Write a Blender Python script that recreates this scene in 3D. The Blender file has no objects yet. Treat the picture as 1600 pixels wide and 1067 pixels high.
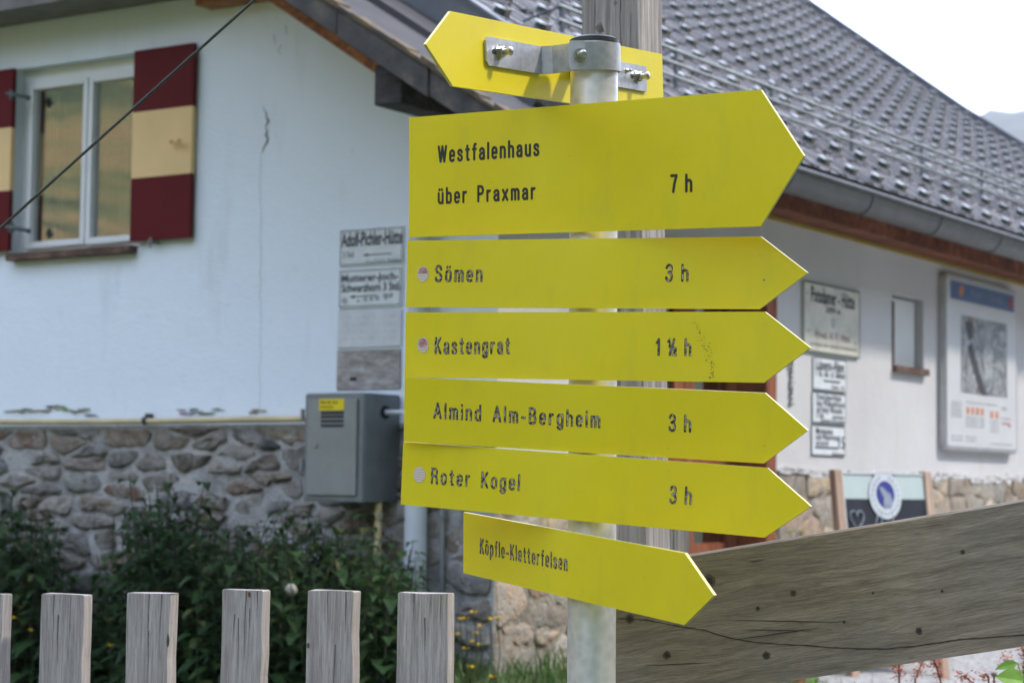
import bpy, bmesh, math, random
import numpy as np
from mathutils import Vector, Matrix
random.seed(7)
rnd = random.Random(11)
R = math.radians

# ------------------------------------------------------------------ camera
scene = bpy.context.scene
CAMH = 1.25
F, HZ, RHO = 3200.0, 757.0, 0.013
PITCH = math.atan((HZ - 533.5) / F)
cd = Vector((0, math.cos(PITCH), math.sin(PITCH)))
_r0 = Vector((1, 0, 0)); _u0 = Vector((0, -math.sin(PITCH), math.cos(PITCH)))
cr = _r0 * math.cos(RHO) + _u0 * math.sin(RHO)
cu = _u0 * math.cos(RHO) - _r0 * math.sin(RHO)
CAM = Vector((0, 0, CAMH))
cam = bpy.data.cameras.new('camera')
camo = bpy.data.objects.new('camera', cam)
scene.collection.objects.link(camo)
camo.matrix_world = Matrix(((cr.x, cu.x, -cd.x, 0), (cr.y, cu.y, -cd.y, 0), (cr.z, cu.z, -cd.z, CAMH), (0, 0, 0, 1)))
cam.sensor_width = 36
cam.lens = F / 1600 * 36
cam.clip_start = 0.05
cam.clip_end = 6000
cam.dof.use_dof = True
cam.dof.focus_distance = 3.2
cam.dof.aperture_fstop = 8.0
cam.dof.aperture_blades = 7
scene.camera = camo

# ------------------------------------------------------------------ light
SUN_AZ = R(7)       # sun to the right of the picture and a little behind the signs
SUN_EL = R(50)
sdir = Vector((math.cos(SUN_AZ) * math.cos(SUN_EL), math.sin(SUN_AZ) * math.cos(SUN_EL), math.sin(SUN_EL)))
sun = bpy.data.lights.new('sun', 'SUN')
sun.energy = 2.25
sun.angle = R(4)
sun.color = (1.0, 0.93, 0.83)
suno = bpy.data.objects.new('sun', sun)
scene.collection.objects.link(suno)
suno.rotation_euler = sdir.to_track_quat('Z', 'Y').to_euler()

world = bpy.data.worlds.new('World')
scene.world = world
world.use_nodes = True
wn = world.node_tree
wn.nodes.clear()
wo = wn.nodes.new('ShaderNodeOutputWorld')
bg = wn.nodes.new('ShaderNodeBackground')
bg.inputs['Strength'].default_value = 0.15
sky = wn.nodes.new('ShaderNodeTexSky')
sky.sky_type = 'NISHITA'
sky.sun_disc = False
sky.sun_elevation = SUN_EL
sky.sun_rotation = R(90) - SUN_AZ
sky.air_density = 1.0
sky.dust_density = 1.5
sky.altitude = 1900
# broken clouds, dense over the mountain ahead, thin elsewhere
tc = wn.nodes.new('ShaderNodeTexCoord')
nz = wn.nodes.new('ShaderNodeTexNoise')
nz.inputs['Scale'].default_value = 2.2
nz.inputs['Detail'].default_value = 7
nz.inputs['Roughness'].default_value = 0.55
wn.links.new(tc.outputs['Generated'], nz.inputs['Vector'])
dot = wn.nodes.new('ShaderNodeVectorMath'); dot.operation = 'DOT_PRODUCT'
bank = Vector((0.32, 0.92, 0.22)).normalized()
dot.inputs[1].default_value = bank
wn.links.new(tc.outputs['Generated'], dot.inputs[0])
mr = wn.nodes.new('ShaderNodeMapRange')
mr.inputs['From Min'].default_value = 0.55
mr.inputs['From Max'].default_value = 0.97
mr.inputs['To Min'].default_value = 0.0
mr.inputs['To Max'].default_value = 0.62
wn.links.new(dot.outputs['Value'], mr.inputs['Value'])
ad = wn.nodes.new('ShaderNodeMath'); ad.operation = 'ADD'
wn.links.new(nz.outputs['Fac'], ad.inputs[0]); wn.links.new(mr.outputs[0], ad.inputs[1])
cm = wn.nodes.new('ShaderNodeMapRange'); cm.interpolation_type = 'SMOOTHSTEP'
cm.inputs['From Min'].default_value = 0.36
cm.inputs['From Max'].default_value = 0.66
wn.links.new(ad.outputs[0], cm.inputs['Value'])
mx = wn.nodes.new('ShaderNodeMix'); mx.data_type = 'RGBA'
wn.links.new(cm.outputs[0], mx.inputs['Factor'])
wn.links.new(sky.outputs[0], mx.inputs['A'])
mx.inputs['B'].default_value = (9.5, 11.0, 14.4, 1)
wn.links.new(mx.outputs['Result'], bg.inputs['Color'])
wn.links.new(bg.outputs[0], wo.inputs['Surface'])

scene.view_settings.view_transform = 'Standard'
scene.view_settings.look = 'None'
scene.view_settings.exposure = 0.92
scene.view_settings.gamma = 1
scene.view_settings.use_curve_mapping = False

COL = scene.collection

# ------------------------------------------------------------------ geometry helpers
def ray(x, y):
    return cd + cr * ((x - 800) / F) - cu * ((y - 533.5) / F)
def onplane(x, y, P0, n):
    w = ray(x, y)
    return CAM + w * ((P0 - CAM).dot(n) / w.dot(n))

AZ = R(33)
E3 = Vector((math.sin(AZ), math.cos(AZ), 0))          # along the eaves wall, away from the camera
G3 = Vector((-math.cos(AZ), math.sin(AZ), 0))         # along the gable wall, to the left
Z3 = Vector((0, 0, 1))
K = CAM + ray(775, 690) * 9.0
K.z = 0
def W(t, u, z):
    return K + E3 * t + G3 * u + Z3 * z
def LW(x, y, t=0.0):                                   # point of the gable wall (or a plane parallel to it) -> (u, z)
    P = onplane(x, y, K + E3 * t, -E3)
    return (P - K).dot(G3), P.z
def RW(x, y, o=0.0):                                   # point of the eaves wall (o metres in front of it) -> (t, z)
    P = onplane(x, y, K - G3 * o, -G3)
    return (P - K).dot(E3), P.z

class MB:
    def __init__(s):
        s.v = []; s.f = []; s.m = []; s.c = []; s.cur = (0.5, 0.5, 0.5); s.mi = 0
    def add(s, vs, fs):
        b = len(s.v)
        s.v += [tuple(p) for p in vs]
        s.c += [s.cur] * len(vs)
        for f in fs:
            s.f.append([b + i for i in f]); s.m.append(s.mi)
    def quad(s, a, b, c, d):
        s.add([a, b, c, d], [(0, 1, 2, 3)])
    def hexa(s, p):                                    # p: 4 points of one face, 4 of the opposite
        s.add(p, [(0, 1, 2, 3), (7, 6, 5, 4), (0, 4, 5, 1), (1, 5, 6, 2), (2, 6, 7, 3), (3, 7, 4, 0)])
    def box(s, o, ax, ay, az):                         # o corner, three edge vectors
        o = Vector(o)
        s.hexa([o, o + ax, o + ax + ay, o + ay, o + az, o + ax + az, o + ax + ay + az, o + ay + az])
    def prism(s, pts, off):                            # outline extruded by off
        n = len(pts)
        vs = [Vector(p) for p in pts] + [Vector(p) + off for p in pts]
        fs = [tuple(range(n)), tuple(range(2 * n - 1, n - 1, -1))]
        fs += [(i, (i + 1) % n + 0, (i + 1) % n + n, i + n) for i in range(n)]
        s.add(vs, fs)
    def tube(s, pts, rad, n=10, cap=True):
        pts = [Vector(p) for p in pts]
        rr = rad if isinstance(rad, (list, tuple)) else [rad] * len(pts)
        vs = []; prev = None
        for i, p in enumerate(pts):
            d = (pts[min(i + 1, len(pts) - 1)] - pts[max(i - 1, 0)]).normalized()
            a = prev if prev is not None else (Vector((0, 0, 1)) if abs(d.z) < 0.9 else Vector((1, 0, 0)))
            a = (a - d * a.dot(d)).normalized(); prev = a
            b = d.cross(a)
            for k in range(n):
                t = 2 * math.pi * k / n
                vs.append(p + (a * math.cos(t) + b * math.sin(t)) * rr[i])
        fs = []
        for i in range(len(pts) - 1):
            for k in range(n):
                k2 = (k + 1) % n
                fs.append((i * n + k, i * n + k2, (i + 1) * n + k2, (i + 1) * n + k))
        if cap:
            fs.append(tuple(range(n - 1, -1, -1)))
            fs.append(tuple(range((len(pts) - 1) * n, len(pts) * n)))
        s.add(vs, fs)
    def build(s, name, mats, parent=None, smooth=False, bevel=0.0, xf=None, autosmooth=None):
        me = bpy.data.meshes.new(name)
        me.from_pydata(s.v, [], s.f)
        if not isinstance(mats, (list, tuple)): mats = [mats]
        for m in mats: me.materials.append(m)
        me.polygons.foreach_set('material_index', s.m)
        ca = me.color_attributes.new('Col', 'FLOAT_COLOR', 'POINT')
        ca.data.foreach_set('color', np.array([[c[0], c[1], c[2], 1.0] for c in s.c], dtype=np.float32).ravel())
        bm = bmesh.new(); bm.from_mesh(me)
        bmesh.ops.recalc_face_normals(bm, faces=bm.faces)
        if bevel:
            bmesh.ops.remove_doubles(bm, verts=bm.verts, dist=1e-6)
            bmesh.ops.bevel(bm, geom=[e for e in bm.edges if len(e.link_faces) == 2 and e.calc_face_angle(0) > 0.5], offset=bevel, segments=2, affect='EDGES', clamp_overlap=True)
        bm.to_mesh(me); bm.free()
        if smooth:
            me.polygons.foreach_set('use_smooth', [True] * len(me.polygons))
            me.set_sharp_from_angle(angle=R(smooth if smooth is not True else 40))
        me.update()
        o = bpy.data.objects.new(name, me)
        COL.objects.link(o)
        if parent is not None: o.parent = parent
        if xf is not None: o.matrix_world = xf
        return o

def tag(o, label=None, cat=None, group=None, kind=None):
    if label: o['label'] = label
    if cat: o['category'] = cat
    if group: o['group'] = group
    if kind: o['kind'] = kind
    return o
def empty(name, loc=(0, 0, 0), xf=None):
    o = bpy.data.objects.new(name, None); COL.objects.link(o)
    o.empty_display_size = 0.1
    if xf is not None: o.matrix_world = xf
    else: o.location = loc
    return o
def put(o, parent):                                   # parent keeps world coordinates of mesh data
    o.parent = parent
    o.matrix_parent_inverse = parent_world(parent).inverted()
    return o
def parent_world(p):
    m = p.matrix_basis.copy()
    if p.parent: m = parent_world(p.parent) @ p.matrix_parent_inverse @ m
    return m
def part(mb, name, mats, parent, **k):
    return put(mb.build(name, mats, **k), parent)

# ------------------------------------------------------------------ materials
def new_mat(name):
    m = bpy.data.materials.new(name); m.use_nodes = True
    nt = m.node_tree
    b = nt.nodes['Principled BSDF']
    return m, nt, b
def nd(nt, typ, **k):
    n = nt.nodes.new(typ)
    for a, v in k.items():
        if a in n.inputs: n.inputs[a].default_value = v
        else: setattr(n, a, v)
    return n
def coords(nt, scale=(1, 1, 1), kind='Object', rot=(0, 0, 0)):
    t = nt.nodes.new('ShaderNodeTexCoord'); mp = nt.nodes.new('ShaderNodeMapping')
    mp.inputs['Scale'].default_value = scale; mp.inputs['Rotation'].default_value = rot
    nt.links.new(t.outputs[kind], mp.inputs['Vector'])
    return mp.outputs['Vector']
def noise(nt, vec, scale, detail=5, rough=0.55, dist=0.0):
    n = nt.nodes.new('ShaderNodeTexNoise')
    n.inputs['Scale'].default_value = scale; n.inputs['Detail'].default_value = detail
    n.inputs['Roughness'].default_value = rough; n.inputs['Distortion'].default_value = dist
    nt.links.new(vec, n.inputs['Vector'])
    return n.outputs['Fac']
def ramp(nt, fac, stops):
    r = nt.nodes.new('ShaderNodeValToRGB')
    els = r.color_ramp.elements
    while len(els) < len(stops): els.new(0.5)
    for e, (p, c) in zip(els, stops):
        e.position = p; e.color = (c[0], c[1], c[2], 1)
    nt.links.new(fac, r.inputs['Fac'])
    return r.outputs['Color']
def mix(nt, fac, a, b, mode='MIX'):
    m = nt.nodes.new('ShaderNodeMix'); m.data_type = 'RGBA'; m.blend_type = mode
    for s, v in (('Factor', fac), ('A', a), ('B', b)):
        if isinstance(v, (float, int)): m.inputs[s].default_value = v
        elif isinstance(v, tuple): m.inputs[s].default_value = (*v, 1)
        else: nt.links.new(v, m.inputs[s])
    return m.outputs['Result']
def maprange(nt, v, a, b, c=0.0, d=1.0):
    m = nt.nodes.new('ShaderNodeMapRange')
    m.inputs['From Min'].default_value = a; m.inputs['From Max'].default_value = b
    m.inputs['To Min'].default_value = c; m.inputs['To Max'].default_value = d
    nt.links.new(v, m.inputs['Value'])
    return m.outputs[0]
def bump(nt, b, h, strength=0.3, dist=0.01):
    n = nt.nodes.new('ShaderNodeBump')
    n.inputs['Strength'].default_value = strength; n.inputs['Distance'].default_value = dist
    nt.links.new(h, n.inputs['Height']); nt.links.new(n.outputs[0], b.inputs['Normal'])
def simple(name, c, rough=0.6, metal=0.0, var=0.12, scale=8, bmp=0.0, spec=0.5, coat=0.0):
    m, nt, b = new_mat(name)
    v = coords(nt)
    f = noise(nt, v, scale, 6, 0.6)
    lo = tuple(x * (1 - var) for x in c); hi = tuple(min(1, x * (1 + var)) for x in c)
    nt.links.new(ramp(nt, f, [(0.3, lo), (0.7, hi)]), b.inputs['Base Color'])
    b.inputs['Roughness'].default_value = rough; b.inputs['Metallic'].default_value = metal
    b.inputs['Specular IOR Level'].default_value = spec
    b.inputs['Coat Weight'].default_value = coat
    if bmp: bump(nt, b, noise(nt, v, scale * 6, 4), bmp, 0.004)
    return m

def plaster(name, c1, c2, dirt=(0.32, 0.33, 0.33)):
    m, nt, b = new_mat(name)
    v = coords(nt)
    f = noise(nt, v, 1.1, 6, 0.6)
    c = ramp(nt, f, [(0.3, c1), (0.7, c2)])
    f2 = noise(nt, coords(nt, (3, 3, 0.6)), 2.0, 5, 0.6)     # faint rain streaks
    c = mix(nt, maprange(nt, f2, 0.58, 0.8, 0, 0.22), c, dirt)
    f3 = noise(nt, v, 26, 3, 0.6)
    c = mix(nt, maprange(nt, f3, 0.66, 0.78, 0, 0.22), c, dirt)
    nt.links.new(c, b.inputs['Base Color'])
    b.inputs['Roughness'].default_value = 0.9; b.inputs['Specular IOR Level'].default_value = 0.2
    h = mix(nt, 0.35, noise(nt, v, 9, 5), noise(nt, v, 75, 4))
    bump(nt, b, h, 0.55, 0.012)
    return m
M = {}
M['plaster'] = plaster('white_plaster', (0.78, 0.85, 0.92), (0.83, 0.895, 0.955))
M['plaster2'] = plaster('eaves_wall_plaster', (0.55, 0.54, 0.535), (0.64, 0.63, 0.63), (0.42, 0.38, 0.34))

def stone_mat(name, rough_scale=18):
    m, nt, b = new_mat(name)
    a = nt.nodes.new('ShaderNodeVertexColor'); a.layer_name = 'Col'
    v = coords(nt)
    f = noise(nt, v, rough_scale, 8, 0.68, 0.6)
    c = mix(nt, 1.0, a.outputs['Color'], ramp(nt, f, [(0.25, (0.45, 0.45, 0.47)), (0.5, (0.95, 0.93, 0.9)), (0.8, (1.5, 1.42, 1.3))]), 'MULTIPLY')
    f2 = noise(nt, v, 7, 6, 0.7, 0.8)                        # lime smears over the stones
    c = mix(nt, maprange(nt, f2, 0.44, 0.62, 0, 0.75), c, (0.36, 0.345, 0.32))
    f5 = noise(nt, v, 55, 5, 0.7)
    c = mix(nt, maprange(nt, f5, 0.56, 0.68, 0, 0.55), c, (0.09, 0.08, 0.07))
    nt.links.new(c, b.inputs['Base Color'])
    b.inputs['Roughness'].default_value = 0.9; b.inputs['Specular IOR Level'].default_value = 0.25
    bump(nt, b, mix(nt, 0.5, f, noise(nt, v, 60, 5)), 0.9, 0.02)
    return m
M['stone'] = stone_mat('rubble_stone')
M['mortar'] = None
m, nt, b = new_mat('lime_mortar')
v = coords(nt)
f = noise(nt, v, 6, 8, 0.65, 0.5)
c = ramp(nt, f, [(0.28, (0.17, 0.165, 0.155)), (0.45, (0.33, 0.325, 0.31)), (0.7, (0.50, 0.49, 0.47))])
nt.links.new(c, b.inputs['Base Color']); b.inputs['Roughness'].default_value = 0.95
bump(nt, b, mix(nt, 0.5, f, noise(nt, v, 40, 6)), 1.0, 0.03)
M['mortar'] = m
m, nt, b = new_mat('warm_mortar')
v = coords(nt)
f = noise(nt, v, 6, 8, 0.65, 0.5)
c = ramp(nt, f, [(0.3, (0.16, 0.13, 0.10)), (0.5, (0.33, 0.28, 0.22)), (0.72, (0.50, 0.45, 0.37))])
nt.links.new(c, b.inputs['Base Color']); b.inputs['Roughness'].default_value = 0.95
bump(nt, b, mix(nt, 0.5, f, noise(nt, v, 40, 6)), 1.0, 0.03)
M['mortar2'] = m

def wood(name, dark, mid, light, axis='Z', grain=60, rough=0.75, contrast=1.0, bmp=0.5, stretch=0.03, ring=0.0, spec=0.3):
    m, nt, b = new_mat(name)
    sc = {'X': (stretch, 1, 1), 'Y': (1, stretch, 1), 'Z': (1, 1, stretch)}[axis]
    v = coords(nt, sc)
    f = noise(nt, v, grain, 6, 0.7, 0.25)
    f0 = noise(nt, v, grain * 0.18, 4, 0.6, 0.6)
    c = ramp(nt, mix(nt, 0.28, f, f0), [(0.37, dark), (0.5, mid), (0.62, light)])
    f2 = noise(nt, coords(nt), 4, 5, 0.6)
    c = mix(nt, maprange(nt, f2, 0.4, 0.75, 0, 0.45 * contrast), c, tuple(x * 0.6 for x in mid))
    fs = noise(nt, v, grain * 2.6, 3, 0.7)                    # fine dark checks along the grain
    c = mix(nt, maprange(nt, fs, 0.58, 0.68, 0, 0.75 * contrast), c, tuple(x * 0.35 for x in dark))
    nt.links.new(c, b.inputs['Base Color'])
    b.inputs['Roughness'].default_value = rough; b.inputs['Specular IOR Level'].default_value = spec
    bump(nt, b, mix(nt, 0.4, f, fs), bmp, 0.004)
    return m
M['grey_wood'] = wood('weathered_picket_wood', (0.25, 0.215, 0.20), (0.38, 0.335, 0.315), (0.52, 0.465, 0.44), bmp=0.8, grain=250, stretch=0.045, contrast=0.6)
M['plank_wood'] = wood('weathered_beam_wood', (0.105, 0.092, 0.075), (0.185, 0.165, 0.135), (0.30, 0.275, 0.235), axis='X', grain=75, contrast=0.9, stretch=0.035)
M['post_wood'] = wood('weathered_post_wood', (0.14, 0.122, 0.115), (0.28, 0.25, 0.235), (0.46, 0.42, 0.39))
M['brown_wood'] = wood('stained_eaves_wood', (0.10, 0.035, 0.018), (0.22, 0.075, 0.035), (0.36, 0.14, 0.07), axis='X', grain=14, stretch=0.3)
M['orange_wood'] = wood('varnished_larch', (0.20, 0.07, 0.03), (0.42, 0.17, 0.075), (0.58, 0.28, 0.14), axis='X', grain=16, stretch=0.3, bmp=0.2)
M['dark_wood'] = wood('dark_weathered_purlin', (0.018, 0.016, 0.016), (0.045, 0.04, 0.04), (0.09, 0.08, 0.078), axis='X', grain=20, stretch=0.2)
M['sill_wood'] = wood('brown_sill_wood', (0.05, 0.03, 0.022), (0.12, 0.075, 0.055), (0.24, 0.15, 0.11), axis='X', grain=20, stretch=0.2)
M['door_wood'] = wood('red_brown_door_wood', (0.16, 0.05, 0.022), (0.27, 0.085, 0.038), (0.36, 0.13, 0.06), grain=20, bmp=0.15, stretch=0.1)
M['pine'] = wood('pale_pine', (0.33, 0.21, 0.15), (0.50, 0.35, 0.26), (0.62, 0.47, 0.36), grain=18, bmp=0.1, contrast=0.3)
M['knot'] = simple('wood_knot', (0.03, 0.026, 0.022), 0.8, var=0.5, scale=120)
M['knot2'] = simple('knot_halo', (0.085, 0.072, 0.058), 0.8, var=0.4, scale=90)
M['split'] = simple('dark_wood_split', (0.075, 0.065, 0.058), 0.9, var=0.4, scale=60)
M['nail_rust'] = simple('rusty_nail', (0.16, 0.06, 0.03), 0.8)

# sign yellow
m, nt, b = new_mat('sign_yellow')
v = coords(nt)
f = noise(nt, v, 5, 4, 0.6)
c = ramp(nt, f, [(0.3, (0.68, 0.545, 0.004)), (0.7, (0.74, 0.60, 0.008))])
f2 = noise(nt, v, 230, 3, 0.6)
c = mix(nt, maprange(nt, f2, 0.73, 0.78, 0, 0.6), c, (0.30, 0.24, 0.03))
f3 = noise(nt, coords(nt, (1, 1, 0.35)), 14, 6, 0.7)
c = mix(nt, maprange(nt, f3, 0.55, 0.80, 0, 0.30), c, (0.46, 0.40, 0.06))
nt.links.new(c, b.inputs['Base Color'])
nt.links.new(maprange(nt, noise(nt, v, 6, 5, 0.6), 0.3, 0.7, 0.32, 0.52), b.inputs['Roughness']); b.inputs['Specular IOR Level'].default_value = 0.5
bump(nt, b, noise(nt, v, 4.5, 2, 0.5), 0.25, 0.006)
M['yellow'] = m
M['sunlit_edge'] = simple('sunlit_board_edge', (0.70, 0.61, 0.24), 0.35, var=0.06)  # sun along the board edges is put into this pale colour
M['letter'] = simple('black_lettering', (0.022, 0.022, 0.022), 0.5, var=0.2)
# weathered engraved letters: the paint has flaked and grime sits in the grooves
m, nt, b = new_mat('flaked_lettering')
v = coords(nt)
f = noise(nt, v, 190, 4, 0.7)
c = ramp(nt, f, [(0.45, (0.03, 0.022, 0.014)), (0.50, (0.20, 0.17, 0.13)), (0.56, (0.44, 0.39, 0.35))])
nt.links.new(c, b.inputs['Base Color']); b.inputs['Roughness'].default_value = 0.8
M['flaked'] = m
M['groove'] = simple('letter_groove', (0.055, 0.045, 0.022), 0.8, var=0.5, scale=200)
m, nt, b = new_mat('worn_round_badge')
v = coords(nt)
sx = nt.nodes.new('ShaderNodeSeparateXYZ'); nt.links.new(v, sx.inputs[0])
f = noise(nt, v, 120, 3, 0.6)
wv = nt.nodes.new('ShaderNodeTexWave'); wv.bands_direction = 'Z'; wv.inputs['Scale'].default_value = 75; wv.inputs['Distortion'].default_value = 2
nt.links.new(v, wv.inputs['Vector'])
c = ramp(nt, mix(nt, 0.5, f, wv.outputs['Fac']), [(0.3, (0.50, 0.41, 0.33)), (0.6, (0.64, 0.55, 0.48))])
M['badge'] = m
nt.links.new(c, b.inputs['Base Color']); b.inputs['Roughness'].default_value = 0.7
M['badge_red'] = simple('faded_red_mark', (0.46, 0.22, 0.20), 0.7, var=0.5, scale=150)

# galvanised steel
def galv(name, c, rough=0.35, scale=60, metal=0.85):
    m, nt, b = new_mat(name)
    v = coords(nt)
    vo = nt.nodes.new('ShaderNodeTexVoronoi'); vo.inputs['Scale'].default_value = scale
    nt.links.new(v, vo.inputs['Vector'])
    f = noise(nt, v, 12, 6, 0.65)
    c1 = ramp(nt, vo.outputs['Distance'], [(0.0, tuple(x * 0.85 for x in c)), (0.8, tuple(min(1, x * 1.1) for x in c))])
    c1 = mix(nt, maprange(nt, noise(nt, coords(nt, (1, 1, .25)), 45, 6, 0.7), 0.48, 0.72, 0, 0.4), c1, tuple(x * 0.66 for x in c))
    f2 = noise(nt, v, 160, 2, 0.6)
    c1 = mix(nt, maprange(nt, f2, 0.70, 0.76, 0, 0.7), c1, (0.75, 0.75, 0.75))
    nt.links.new(c1, b.inputs['Base Color'])
    nt.links.new(maprange(nt, f, 0.3, 0.7, rough * 0.8, rough * 1.35), b.inputs['Roughness'])
    b.inputs['Metallic'].default_value = metal
    bump(nt, b, f, 0.08, 0.004)
    return m
M['galv'] = galv('galvanised_pole', (0.72, 0.70, 0.68), 0.42, metal=0.7)
M['zinc'] = galv('zinc_plated_strap', (0.50, 0.50, 0.52), 0.45, 90)
M['steel'] = simple('bolt_steel', (0.55, 0.54, 0.52), 0.28, 1.0, var=0.2, scale=60)
M['gutter'] = galv('dull_zinc_gutter', (0.085, 0.088, 0.088), 0.34, 10, 0.35)
_gb = M['gutter'].node_tree.nodes['Principled BSDF']; _gb.inputs['Specular IOR Level'].default_value = 0.3; _gb.inputs['Metallic'].default_value = 0.15
M['black'] = simple('black_plastic', (0.02, 0.02, 0.022), 0.45)
M['cable'] = simple('steel_cable', (0.06, 0.065, 0.06), 0.5, 0.5)

# roof tiles: grey aluminium
m, nt, b = new_mat('grey_roof_tile')
v = coords(nt)
f = noise(nt, v, 3.5, 6, 0.65)
a = nt.nodes.new('ShaderNodeVertexColor'); a.layer_name = 'Col'
c = ramp(nt, f, [(0.3, (0.105, 0.098, 0.096)), (0.7, (0.155, 0.143, 0.14))])
c = mix(nt, 1.0, c, a.outputs['Color'], 'MULTIPLY')
fl_ = noise(nt, v, 11, 6, 0.75)
c = mix(nt, maprange(nt, fl_, 0.58, 0.72, 0, 0.5), c, (0.20, 0.17, 0.125))
nt.links.new(c, b.inputs['Base Color']); b.inputs['Roughness'].default_value = 0.5; b.inputs['Metallic'].default_value = 0.15
M['tile'] = m
m, nt, b = new_mat('verge_sheet_metal')
v = coords(nt)
f = noise(nt, v, 2.5, 7, 0.7)
c = ramp(nt, f, [(0.3, (0.055, 0.052, 0.054)), (0.7, (0.085, 0.08, 0.082))])
f2 = noise(nt, v, 14, 5, 0.7)
c = mix(nt, maprange(nt, f2, 0.60, 0.78, 0, 0.3), c, (0.13, 0.12, 0.11))
nt.links.new(c, b.inputs['Base Color']); b.inputs['Roughness'].default_value = 0.8; b.inputs['Specular IOR Level'].default_value = 0.15
M['sheet'] = m
m, nt, b = new_mat('verge_board_lichen')
v = coords(nt)
f = noise(nt, v, 9, 6, 0.75)
c = ramp(nt, f, [(0.3, (0.035, 0.032, 0.032)), (0.52, (0.07, 0.063, 0.06)), (0.72, (0.15, 0.125, 0.095))])
nt.links.new(c, b.inputs['Base Color']); b.inputs['Roughness'].default_value = 0.85
M['verge'] = m
m, nt, b = new_mat('lichen_strip')
v = coords(nt)
f = noise(nt, v, 8, 6, 0.75)
c = ramp(nt, f, [(0.38, (0.05, 0.044, 0.04)), (0.55, (0.13, 0.09, 0.045)), (0.75, (0.16, 0.125, 0.08))])
nt.links.new(c, b.inputs['Base Color']); b.inputs['Roughness'].default_value = 0.9
M['lichen'] = m
M['cleat'] = simple('tile_snow_stop', (0.62, 0.64, 0.66), 0.4, 0.0)
M['cheek'] = simple('tile_snow_stop_cheek', (0.34, 0.31, 0.27), 0.6)
M['cleat_dark'] = simple('tile_snow_stop_dark', (0.05, 0.075, 0.06), 0.5, 0.1)
M['bracket'] = simple('bracket_steel', (0.07, 0.085, 0.10), 0.4, 0.4)
M['rail'] = simple('snow_guard_steel', (0.30, 0.31, 0.30), 0.45, 0.6, var=0.3)
M['red'] = simple('oxblood_paint', (0.115, 0.010, 0.013), 0.6, var=0.1, scale=4, bmp=0.05, spec=0.15)
M['cream'] = simple('ochre_cream_paint', (0.80, 0.56, 0.26), 0.55, var=0.08, scale=4, bmp=0.05)
M['white_paint'] = simple('white_window_paint', (0.76, 0.78, 0.78), 0.4, var=0.04)
M['curtain'] = simple('brown_curtain', (0.22, 0.14, 0.09), 0.9, var=0.3, scale=20)
M['room'] = simple('dark_room', (0.03, 0.03, 0.035), 0.9)
M['enamel'] = simple('enamel_sign_white', (0.72, 0.76, 0.78), 0.35, var=0.10, scale=10)
M['enamel_warm'] = simple('enamel_sign_ivory', (0.60, 0.58, 0.50), 0.4, var=0.14, scale=9)
M['enamel_pale'] = simple('faded_sign_white', (0.64, 0.655, 0.67), 0.6, var=0.08, scale=14)
M['ink'] = simple('faded_sign_ink', (0.04, 0.045, 0.05), 0.5, var=0.4, scale=30)
M['ink_soft'] = simple('very_faded_ink', (0.36, 0.37, 0.38), 0.6, var=0.3, scale=30)
M['ink_rust'] = simple('rusty_sign_ink', (0.25, 0.17, 0.12), 0.6, var=0.5, scale=60)
M['green_edge'] = simple('dark_green_border', (0.05, 0.085, 0.07), 0.5)
m, nt, b = new_mat('weathered_board')
v = coords(nt, (1, 1, 2.2))
f = noise(nt, v, 14, 7, 0.7)
c = ramp(nt, f, [(0.3, (0.17, 0.15, 0.135)), (0.5, (0.32, 0.29, 0.265)), (0.68, (0.50, 0.49, 0.47))])
nt.links.new(c, b.inputs['Base Color']); b.inputs['Roughness'].default_value = 0.8
M['weathered'] = m
M['iron'] = simple('teal_grey_iron', (0.10, 0.13, 0.13), 0.5, 0.3)
M['box'] = simple('grey_meter_box_paint', (0.26, 0.28, 0.27), 0.45, 0.2, var=0.12, scale=7)
M['box_frame'] = simple('grey_meter_box_frame', (0.20, 0.225, 0.235), 0.42, 0.35, var=0.15, scale=9)
M['slot'] = simple('vent_slot_dark', (0.012, 0.012, 0.014), 0.8)
M['sticker'] = simple('yellow_sticker', (0.75, 0.58, 0.01), 0.5, var=0.04)
M['gas'] = simple('yellow_gas_pipe_paint', (0.56, 0.46, 0.25), 0.5, var=0.18, scale=6)
M['pvc'] = simple('white_downpipe', (0.60, 0.64, 0.68), 0.4, var=0.05)
M['pipe_grey'] = simple('thin_grey_pipe', (0.28, 0.29, 0.30), 0.45, 0.5)
M['slate'] = simple('chalkboard_slate', (0.016, 0.02, 0.033), 0.55, var=0.4, scale=6)
M['mint'] = simple('pale_mint_panel', (0.52, 0.60, 0.58), 0.5, var=0.04)
M['blue'] = simple('brand_blue', (0.045, 0.055, 0.27), 0.45)
M['chalk'] = simple('chalk', (0.32, 0.36, 0.40), 0.9, var=0.5, scale=70)
M['logo_white'] = simple('logo_white', (0.62, 0.66, 0.68), 0.5, var=0.05)
M['logo_grey'] = simple('logo_grey', (0.30, 0.34, 0.42), 0.5)
M['poster_white'] = simple('poster_paper', (0.62, 0.63, 0.64), 0.35, var=0.04, scale=4)
M['poster_blue'] = simple('poster_header_blue', (0.065, 0.135, 0.30), 0.35, var=0.12)
M['orange'] = simple('poster_orange', (0.60, 0.24, 0.12), 0.5)
M['poster_red'] = simple('poster_red', (0.45, 0.07, 0.06), 0.5)
M['alu'] = simple('poster_frame_alu', (0.52, 0.52, 0.52), 0.4, 0.6)
m, nt, b = new_mat('poster_relief_map')
v = coords(nt)
f = noise(nt, v, 7, 9, 0.75, 1.4)
c = ramp(nt, f, [(0.30, (0.03, 0.035, 0.04)), (0.45, (0.16, 0.17, 0.18)), (0.58, (0.42, 0.44, 0.46)), (0.7, (0.60, 0.60, 0.60))])
f2 = noise(nt, v, 3.2, 4, 0.6, 0.5)
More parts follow.
